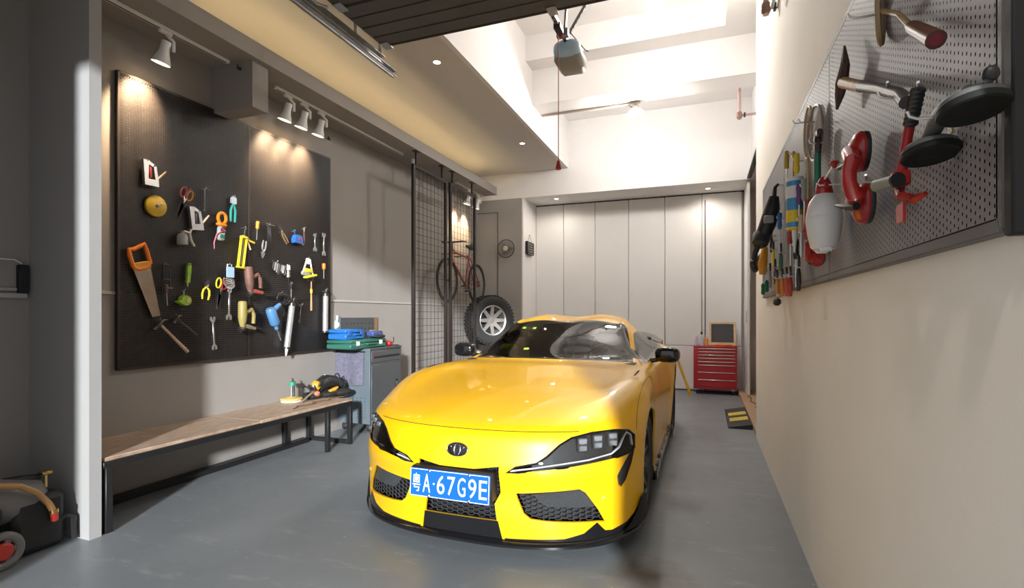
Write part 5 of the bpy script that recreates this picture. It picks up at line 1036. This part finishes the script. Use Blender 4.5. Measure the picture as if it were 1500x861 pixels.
w2 = [(x, y + .014, z) for x, y, z in vs]; fs += [tuple(q + m_ for q in f[::-1]) for f in fs]
MB().add(vs + w2, fs + [(i, i + 1, m_ + i + 1, m_ + i) for i in range(n - 1)]).build('cloth', mat('towel_purple', (.125, .12, .165), .9, var=.25, scale=30, bump=.4, bscale=150), tw, 60); MB().cyl((-.19, -.006, .0), (.19, -.006, .0), .006, n=8).build('rail', TBLK, tw)
CTOP = .9165
def boxcase(name, label, cat, px0, px1, h, d, x, z, m, mtrim):
    a = on_x(px0, 500, x).y; b = on_x(px1, 500, x).y; t = thing(name, label, cat, (x - d / 2, (a + b) / 2, z)); w = b - a
    MB().box((0, 0, h * .3), (d, w, h * .58), .012).build('lower_shell', m, t); MB().box((0, 0, h * .8), (d, w, h * .38), .012).build('lid', m, t)
    for s in (-1, 1): MB().box((d / 2 + .004, s * w * .32, h * .6), (.012, .05, h * .45), .003).build('latch', mtrim, t)
    MB().tube([(d / 2, -w * .12, h * .5), (d / 2 + .03, -w * .1, h * .5), (d / 2 + .03, w * .1, h * .5), (d / 2, w * .12, h * .5)], .008, 6).build('carry_handle', m, t); return t
boxcase('tool_case', 'dark green plastic tool case lying on the grey cabinet', 'tool case', 514, 566, .10, .32, -3.46, CTOP, mat('case_green', (.03, .13, .095), .4), TWHITE)
boxcase('parts_box', 'bright blue parts box on the green case', 'box', 507, 534, .115, .24, -3.52, CTOP + .10, mat('box_blue', (.02, .14, .42), .35), TBLUE)
t = thing('plane_tool', 'blue and black hand tool beside the bright blue box on the green case', 'tool', (on_x(546, 492, -3.56).x, on_x(548, 492, -3.56).y, CTOP + .10)); MB().box((0, 0, .05), (.12, .20, .06), .015).build('body', mat('navy', (.05, .08, .22), .4), t); MB().ell((.03, .03, .02), (.07, .10, .022), 14, 8, .8).build('base', TBLK, t); MB().box((0, 0, .085), (.02, .16, .02), .006).build('rail', SIL, t)
t = thing('red_gadget', 'small red tool with a black cable at the end of the cabinet top', 'tool', (-3.50, 5.27, CTOP)); MB().ell((0, -.03, .03), (.035, .04, .03), 14, 8, .7).build('red_body', RED, t); MB().tube([(0, 0, .03), (.02, .03, .04), (.01, .05, .1)], .006, 6).build('antenna', TBLK, t); MB().tube([(.02, -.0, .012), (.05, .04, .006), (.06, .08, .006), (.0, .08, .006)], .006, 6).build('cable', TBLK, t)
t = thing('headphones', 'white headphones hanging on the corner of the cabinet back panel', 'headphones', on_y(492, 470, 4.735)); MB().tube([(.02, 0, .06), (.018, -.0, .02), (.01, -.005, -.02)], .012, 8).build('headband', TWHITE, t); MB().lathe([(0, .03), (.038, .03), (.045, .02), (.045, .0), (.03, -.01), (0, -.01)], (0, -.0, -.045), (.2, -1, 0), 20).build('ear_cup', TWHITE, t)
t = MB().box((0, 0, .15), (.02, .08, .30), .002).build('wood_offcut', mat('offcut_brown', (.24, .14, .08), .6), None, 30, (-3.83, 5.435, .92)); tag(t, 'brown board leaning on the wall behind the cabinet panel', 'board'); t.location = (-3.836, 5.44, .95)
# alcove: machine, socket and lead
AM = mat('machine_grey', (.16, .15, .145), .5); mc = thing('pressure_washer', 'grey pressure washer with a red hubbed wheel and orange hose in the dark left alcove', 'pressure washer', (-3.46, 1.60, 0))
MB().tube([(-.04, -.25, .30), (-.02, -.02, .31), (-.02, .12, .28), (-.02, .17, .20), (-.02, .15, .10)], [.10, .13, .12, .10, .08], 16).build('shell', AM, mc); MB().box((-.03, .14, .16), (.26, .24, .30), .03).build('pump_block', MBLACK, mc)
wc = MB().torus((.15, -.055, .098), (1, 0, 0), .075, .022, 30, 10).build('wheel', AM, mc); MB().lathe([(0, .02), (.035, .02), (.045, .01), (.045, 0)], (.16, -.055, .098), (1, 0, 0), 20).build('wheel_hub', mat('hub_red', (.45, .035, .02), .4), wc)
for k in range(6): a = math.pi / 3 * k; MB().box((.155, -.055 + .052 * math.cos(a), .098 + .052 * math.sin(a)), (.014, .022, .03), .004, Matrix.Rotation(a, 3, 'X')).build('wheel_spoke', AM, wc)
MB().tube([(.12, -.35, .42), (.12, -.20, .435), (.12, -.045, .421), (.12, .038, .395), (.12, .112, .335), (.12, .164, .259), (.12, .186, .205)], .016, 10).build('hose', mat('hose_orange', (.42, .22, .08), .45), mc); MB().cyl((.12, .186, .21), (.12, .19, .16), .02, .016, 12).build('hose_nut', mat('hub_red', (.45, .035, .02), .4), mc); MB().cyl((.12, .184, .225), (.12, .186, .205), .022, n=12).build('hose_ring', BRASS, mc)
MB().tube([(.0, -.35, .44), (.0, -.1, .42), (.0, .1, .40), (.0, .18, .385)], .02, 8).build('top_handle', MBLACK, mc); MB().cyl((.02, .2, .33), (.02, .2, .40), .008, n=8).box((.02, .2, .41), (.05, .05, .02), .004).build('valve', BRASS, mc)
MB().tube([(.08, .10, .10), (.09, .20, .14), (.09, .26, .16), (.09, .295, .14), (.09, .30, .015)], .014, 8).build('stand_leg', MBLACK, mc); MB().tube([(.05 + .0 * k, -.16 + .11 * math.cos(2 * math.pi * k / 24), .27 + .10 * math.sin(2 * math.pi * k / 24)) for k in range(24)], .010, 8, True).build('coiled_lead', MBLACK, mc).location = (.08, 0, 0)
MB().cyl((-.2, -.055, .098), (.15, -.055, .098), .012, n=8).build('axle', DST, mc); MB().box((-.03, .0, .03), (.24, .36, .02), .006).build('base', MBLACK, mc)
sk = thing('wall_socket', 'dark wall socket with a white lead and plug in the left alcove', 'socket', (XL, 1.90, 1.50)); MB().box((.02, -.01, 0), (.04, .05, .17), .006).build('box', MBLACK, sk)
MB().tube([(.03, -.02, .09), (.04, -.06, .11), (.04, -.13, .11), (.04, -.17, .06), (.04, -.18, -.06), (.04, -.18, -.10)], .004, 6).build('lead', TWHITE, sk); MB().box((.04, -.18, -.12), (.035, .04, .035), .008).build('plug', TWHITE, sk)
t = MB().box((0, 0, 0), (.03, .62, .03), .004).build('conduit_rail', mat('rail_beige', (.42, .39, .36), .6), None, 30, (XL + .015, 1.60, 1.40)); tag(t, 'thin horizontal conduit on the wall of the left alcove', 'conduit')
# ------------------------------------------------------------------ mesh screens, bicycle, spare wheel, fan, sign, red cabinet
FRB = mat('screen_brown_black', (.022, .016, .014), .45, .2)
def screen(label, y0, y1):
    t = thing('mesh_screen', label, 'mesh screen', (-3.385, (y0 + y1) / 2, .05)); w = y1 - y0; Hs = 3.10
    for s in (-1, 1): MB().box((0, s * (w / 2 - .025), Hs / 2), (.035, .05, Hs), .003).build('side_bar', FRB, t)
    for z in (.02, Hs - .02): MB().box((0, 0, z), (.035, w - .1, .04), .003).build('rail_bar', FRB, t)
    hm = MB().cyl((0, -w / 2 + .05, 0), (0, w / 2 - .05, 0), .0028, n=4).build('mesh_wire', FRB, t); hm.location = (0, 0, .12)
    for k in range(1, 34):
        o = hm.copy(); C.objects.link(o); o.location = (.0, 0, .12 + .0885 * k)
    vm = MB().cyl((0, 0, .04), (0, 0, Hs - .04), .0028, n=4).build('mesh_wire', FRB, t); nn = 8; vm.location = (.005, -w / 2 + .05 + (w - .1) / nn, 0)
    for k in range(2, nn):
        o = vm.copy(); C.objects.link(o); o.location = (.005, -w / 2 + .05 + (w - .1) * k / nn, 0)
    for y in (-w / 2 + .09, w / 2 - .13): MB().box((0, y, Hs + .085), (.025, .03, .17), .003).box((0, y, Hs + .172), (.07, .09, .012), .002).build('hanger', FRB, t)
screen('near one of the two dark wire mesh screens hanging from the ledge', 5.57, 6.47); screen('far one of the two dark wire mesh screens, in front of the bicycle', 6.56, 7.44)
t = thing('tube_lamp', 'white cylinder lamp on the ledge behind the near mesh screen', 'lamp', (-3.60, 5.95, LZ)); MB().cyl((0, 0, 0), (0, 0, -.26), .028, n=18).build('tube', LAMPW, t)
# bicycle on the wall
RFR = mat('bike_red', (.30, .045, .03), .35, coat=.4); bk = thing('bicycle', 'red bicycle hanging on the left wall behind the far mesh screen', 'bicycle', (-3.615, 7.47, 1.80)); wr, hb = .335, .53
for s, nm in ((-1, 'front_wheel'), (1, 'rear_wheel')):
    w = MB().torus((0, s * hb, 0), (1, 0, 0), wr - .018, .018, 48, 8).build(nm, RUB, bk); MB().torus((0, s * hb, 0), (1, 0, 0), wr - .045, .009, 48, 6).build('rim', DST, w)
    sp = MB()
    for k in range(20): a = 2 * math.pi * k / 20; sp.cyl((.012 * (-1) ** k, s * hb + .02 * math.cos(a), .02 * math.sin(a)), (0, s * hb + (wr - .045) * math.cos(a + .15), (wr - .045) * math.sin(a + .15)), .0012, n=3)
    sp.build('spokes', SIL, w)['kind'] = 'stuff'; MB().cyl((-.05, s * hb, 0), (.05, s * hb, 0), .018, n=12).build('hub', DST, w)
bb, st_, hd, hdl = Vector((0, .10, -.05)), Vector((0, .23, .44)), Vector((0, -.36, .45)), Vector((0, -.40, .33)); ra, fa = Vector((0, hb, 0)), Vector((0, -hb, 0))
for nm, a, b, r_ in (('top_tube', hd, st_.lerp(bb, .08), .016), ('down_tube', hdl, bb, .018), ('seat_tube', st_, bb, .017), ('head_tube', hd + Vector((0, .01, .03)), hdl, .02)): MB().cyl(a, b, r_, n=12).build(nm, RFR, bk)
for x in (-.05, .05):
    MB().tube([bb + Vector((x * .5, 0, 0)), ra + Vector((x, 0, 0))], .010, 8).build('chain_stay', RFR, bk); MB().tube([st_ + Vector((x * .3, 0, -.03)), ra + Vector((x, 0, 0))], .009, 8).build('seat_stay', RFR, bk); MB().tube([hdl + Vector((x * .5, 0, 0)), fa + Vector((x, 0, .1)), fa + Vector((x, 0, 0))], .011, 8).build('fork_blade', RFR, bk)
MB().cyl(st_, st_ + Vector((0, .03, .13)), .013, n=10).build('seat_post', DST, bk); MB().tube([st_ + Vector((0, -.10, .15)), st_ + Vector((0, .0, .145)), st_ + Vector((0, .10, .155)), st_ + Vector((0, .15, .16))], [.018, .035, .06, .04], 10).build('saddle', TBLK, bk)
MB().cyl(hd, hd + Vector((0, -.02, .12)), .013, n=10).build('stem', DST, bk); hc = hd + Vector((0, -.06, .13)); MB().tube([hc + Vector((-.18, .06, .02)), hc + Vector((-.06, 0, 0)), hc + Vector((.06, 0, 0)), hc + Vector((.15, .10, .02)), hc + Vector((.15, .22, .03))], .013, 8).build('handlebar', TBLK, bk); MB().tube([hc, hc + Vector((.02, -.08, -.03)), hc + Vector((.02, -.09, -.14)), hdl], .004, 6).build('brake_cable', TBLK, bk)
MB().torus(bb + Vector((.03, 0, 0)), (1, 0, 0), .085, .008, 28, 6).build('chainring', DST, bk); MB().box(bb + Vector((.05, -.06, -.05)), (.012, .17, .018), .004, Matrix.Rotation(.7, 3, 'X')).build('crank', DST, bk); MB().box(bb + Vector((.09, -.13, -.10)), (.08, .06, .02), .004).build('pedal', TBLK, bk); MB().box(bb + Vector((-.09, .12, .0)), (.08, .06, .02), .004).build('pedal', TBLK, bk); MB().torus(ra + Vector((.03, 0, 0)), (1, 0, 0), .045, .012, 20, 6).build('cassette', DST, bk)
MB().tube([bb + Vector((.035, 0, .085)), ra + Vector((.035, 0, .045)), ra + Vector((.035, .04, 0)), ra + Vector((.035, 0, -.045)), bb + Vector((.035, 0, -.085))], .006, 6).build('chain', DST, bk)
for y in (-.25, .15): MB().cyl((-.23, y, .43), (0.03, y, .43), .010, n=8).build('wall_peg', DST, bk)
# spare wheel on a wall bracket
nrm = Vector((.80, -.60, 0)); sw_ = thing('spare_wheel', 'off-road spare wheel with a silver and black alloy rim below the bicycle', 'wheel', on_y(717, 469, 7.95), (0, 0, math.atan2(nrm.y, nrm.x)))
ALLOY = mat('alloy_silver', (.52, .50, .48), .35, .7); make_wheel(sw_, (0, 0, 0), 1, .405, .27, .25, 8, rm=ALLOY, sw=1.7, disc=False, name='tyre')
MB().lathe([(0, -.03), (.20, -.03), (.20, -.05), (0, -.05)], (0, 0, 0), (1, 0, 0), 28).build('rim_back', MBLACK, sw_)
tb = MB().box((0, 0, 0), (.06, .035, .028), .006).build('tread_block', RUB, sw_)
for k in range(44):
    for q, xo in enumerate((-.09, 0, .09)):
        o = tb if (k == 0 and q == 0) else tb.copy()
        if o is not tb: C.objects.link(o)
        a = 2 * math.pi * (k + .5 * (q % 2)) / 44; o.location = (xo, .405 * math.cos(a), .405 * math.sin(a)); o.rotation_euler = (a - math.pi / 2, 0, .25 if q == 1 else 0)
wl = (Matrix.Rotation(-math.atan2(nrm.y, nrm.x), 3, 'Z') @ Vector((XL + .03 - sw_.location.x, .25, 0))); MB().tube([(-.04, 0, 0), (-.16, 0, 0), tuple(wl)], .025, 8).build('wall_bracket', BSTEEL, sw_)
# wall fan
fn = thing('wall_fan', 'round wire guarded wall fan on the grey rear wall', 'fan', on_y(741, 364, HY - .10)); MB().torus((0, 0, 0), (0, 1, 0), .155, .007, 36, 6).build('guard_rim', TBLK, fn)
gw = MB()
for k in range(24): a = 2 * math.pi * k / 24; gw.cyl((.04 * math.cos(a), -.02, .04 * math.sin(a)), (.155 * math.cos(a), 0, .155 * math.sin(a)), .0018, n=4)
for r_ in (.08, .115): gw.torus((0, -.012, 0), (0, 1, 0), r_, .0018, 30, 4)
gw.build('guard_wires', DST, fn)['kind'] = 'stuff'; MB().lathe([(0, .03), (.035, .03), (.045, .02), (.045, 0), (0, 0)], (0, .0, 0), (0, -1, 0), 20).build('hub_cover', mat('fan_cream', (.60, .54, .46), .5), fn); MB().cyl((0, 0, 0), (0, .095, 0), .035, n=14).build('motor', mat('fan_cream', (.60, .54, .46), .5), fn)
for k in range(3):
    a = 2 * math.pi * k / 3; MB().box((.085 * math.cos(a), .012, .085 * math.sin(a)), (.10, .004, .05), .0015, Matrix.Rotation(-a, 3, 'Y') @ Matrix.Rotation(.3, 3, 'X')).build('fan_blade', mat('fan_blade_grey', (.25, .24, .23), .4), fn)
# hanging sign
sg_ = thing('hanging_sign', 'small black letter sign hanging from a string on the white door jamb', 'sign', on_x(776, 364, -2.945), (0, 0, math.pi / 2)); MB().box((0, 0, 0), (.34, .05, .23), .004).build('board', MBLACK, sg_)
for (x, z, w, h) in ((0, .105, .33, .012), (0, -.105, .33, .012), (-.16, 0, .012, .21), (.16, 0, .012, .21)): MB().box((x, -.027, z), (w, .006, h), .002).build('sign_frame', TGREY, sg_)
ln = MB()
for k in range(4): ln.box((-.0, -.0265, .065 - .042 * k), (.24 - .04 * (k % 2), .003, .014))
ln.build('sign_letters', mat('sign_chalk', (.28, .28, .27), .6), sg_)['kind'] = 'stuff'
MB().tube([(-.12, -.0, .115), (0, .0, .24), (.12, .0, .115)], .003, 6).build('string', DST, sg_); MB().cyl((0, .03, .24), (0, -.006, .24), .005, n=8).build('nail', SIL, sg_)
# red tool cabinet
RC = mat('cabinet_red', (.44, .014, .022), .32, coat=.3); rc = thing('tool_chest', 'red roller tool chest with silver drawer pulls by the folding doors', 'tool chest', (.148, 8.90, 0))
MB().box((0, .17, .42), (.65, .34, .66), .006).build('body', RC, rc); MB().box((0, .17, .765), (.655, .355, .025), .006).build('top_tray', RC, rc); MB().box((-.292, -.004, .42), (.06, .012, .64), .003).build('side_post', RC, rc)
rows = [(.735, .04), (.680, .05), (.628, .045), (.575, .05), (.525, .04), (.435, .11), (.32, .11), (.20, .11)]
for z, h in rows:
    d_ = MB().box((.02, -.006, z - .012), (.56, .014, h), .003).build('drawer', RC, rc); MB().box((.02, -.018, z - .012 + h / 2 - .006), (.55, .016, .011), .003).build('drawer_pull', mat('pull_chrome', (.80, .76, .74), .25, .6), d_)
for x in (-.27, .27):
    for y in (.05, .29): cw = MB().torus((x, y, .04), (1, 0, 0), .028, .012, 18, 8).build('caster', RUB, rc); MB().box((x, y, .075), (.045, .045, .03), .003).build('caster_fork', SIL, cw)
TT = .778
cbd = thing('chalkboard', 'small chalkboard in a pale wooden frame on the red chest', 'chalkboard', (.262, 9.05, TT), (math.radians(-10), 0, 0)); MB().box((0, 0, .205), (.34, .012, .30), .002).build('slate', mat('slate', (.055, .06, .065), .6), cbd)
for (x, z, w, h) in ((0, .37, .40, .032), (0, .028, .40, .05), (-.184, .205, .032, .30), (.184, .205, .032, .30)): MB().box((x, -.004, z), (w, .024, h), .003).build('frame_bar', mat('frame_pine', (.66, .47, .29), .5, var=.1, scale=20), cbd)
MB().box((0, .06, .10), (.03, .12, .012), .003, Matrix.Rotation(-.9, 3, 'X')).build('prop', mat('frame_pine', (.66, .47, .29), .5), cbd)
def bottle(label, x, y, r_, h, m, cm):
    t = thing('bottle', label, 'bottle', (x, y, TT)); MB().lathe([(0, 0), (r_, 0), (r_, h * .62), (r_ * .8, h * .72), (r_ * .4, h * .78), (r_ * .4, h * .84), (0, h * .84)], (0, 0, 0), (0, 0, 1), 18).build('bottle_body', m, t); MB().cyl((0, 0, h * .82), (0, 0, h), r_ * .5, n=12).build('bottle_cap', cm, t)
bottle('pale violet bottle at the left end of the red chest', -.135, 8.97, .032, .19, mat('bottle_violet', (.52, .50, .62), .4), TWHITE); bottle('blue white bottle with a dark cap on the red chest', -.055, 8.99, .034, .225, mat('bottle_paleblue', (.55, .60, .68), .4), TBLK); bottle('orange can beside the chalkboard on the red chest', .018, 9.0, .034, .17, mat('can_orange', (.70, .30, .08), .4), TWHITE)
t = thing('orange_wrench', 'orange handled tools lying in front of the chalkboard', 'tool', (.20, 8.93, TT)); MB().tube([(-.06, 0, .014), (0, .01, .018), (.10, .0, .016)], .013, 8).build('handle', ORANGE, t); MB().box((.15, .0, .015), (.10, .03, .025), .008).build('head', mat('tool_rust_orange', (.55, .12, .03), .5), t)
# yellow trestle, ramp
ys = thing('yellow_trestle', 'yellow folding A-frame stand between the car and the red chest', 'stand', (-.42, 8.62, 0)); YW = mat('trestle_yellow', (.72, .42, .02), .4)
for y in (-.12, .12):
    for s in (-1, 1): MB().cyl((0, y * .7, .60), (s * .21, y, 0.012), .013, n=4).build('leg', YW, ys)
for s, z in ((1, .25), (-1, .25)): MB().box((s * .125, 0, z), (.012, .20, .03), .003).build('rung', YW, ys)
MB().box((0, 0, .61), (.04, .22, .03), .004).build('top_hinge', YW, ys)
rp = thing('kerb_ramp', 'black rubber kerb ramp with two yellow strips at the side doorway', 'ramp', (.375, 6.93, 0)); RRB = mat('ramp_rubber', (.035, .033, .03), .7, var=.3, scale=30, bump=.5, bscale=120)
MB().prism([(-.13, 0), (.12, 0), (.12, .06), (-.125, .012)], -.58, .60).build('wedge', RRB, rp)
for y in (-.17, .18): MB().prism([(-.10, .0175), (.10, .057), (.10, .060), (-.10, .0205)], y - .10, y + .10).build('yellow_strip', mat('ramp_yellow', (.62, .47, .07), .6, var=.15, scale=20), rp)
t = MB().tube([(0, 0, 0), (.03, -.2, .0), (.0, -.5, .0), (.06, -.8, 0), (.02, -1.0, 0)], .006, 6).build('loose_cable', mat('cable_brown', (.10, .05, .035), .6), None, 40, (.60, 8.5, .067)); tag(t, 'dark cable lying on the wooden floor of the side doorway', 'cable')
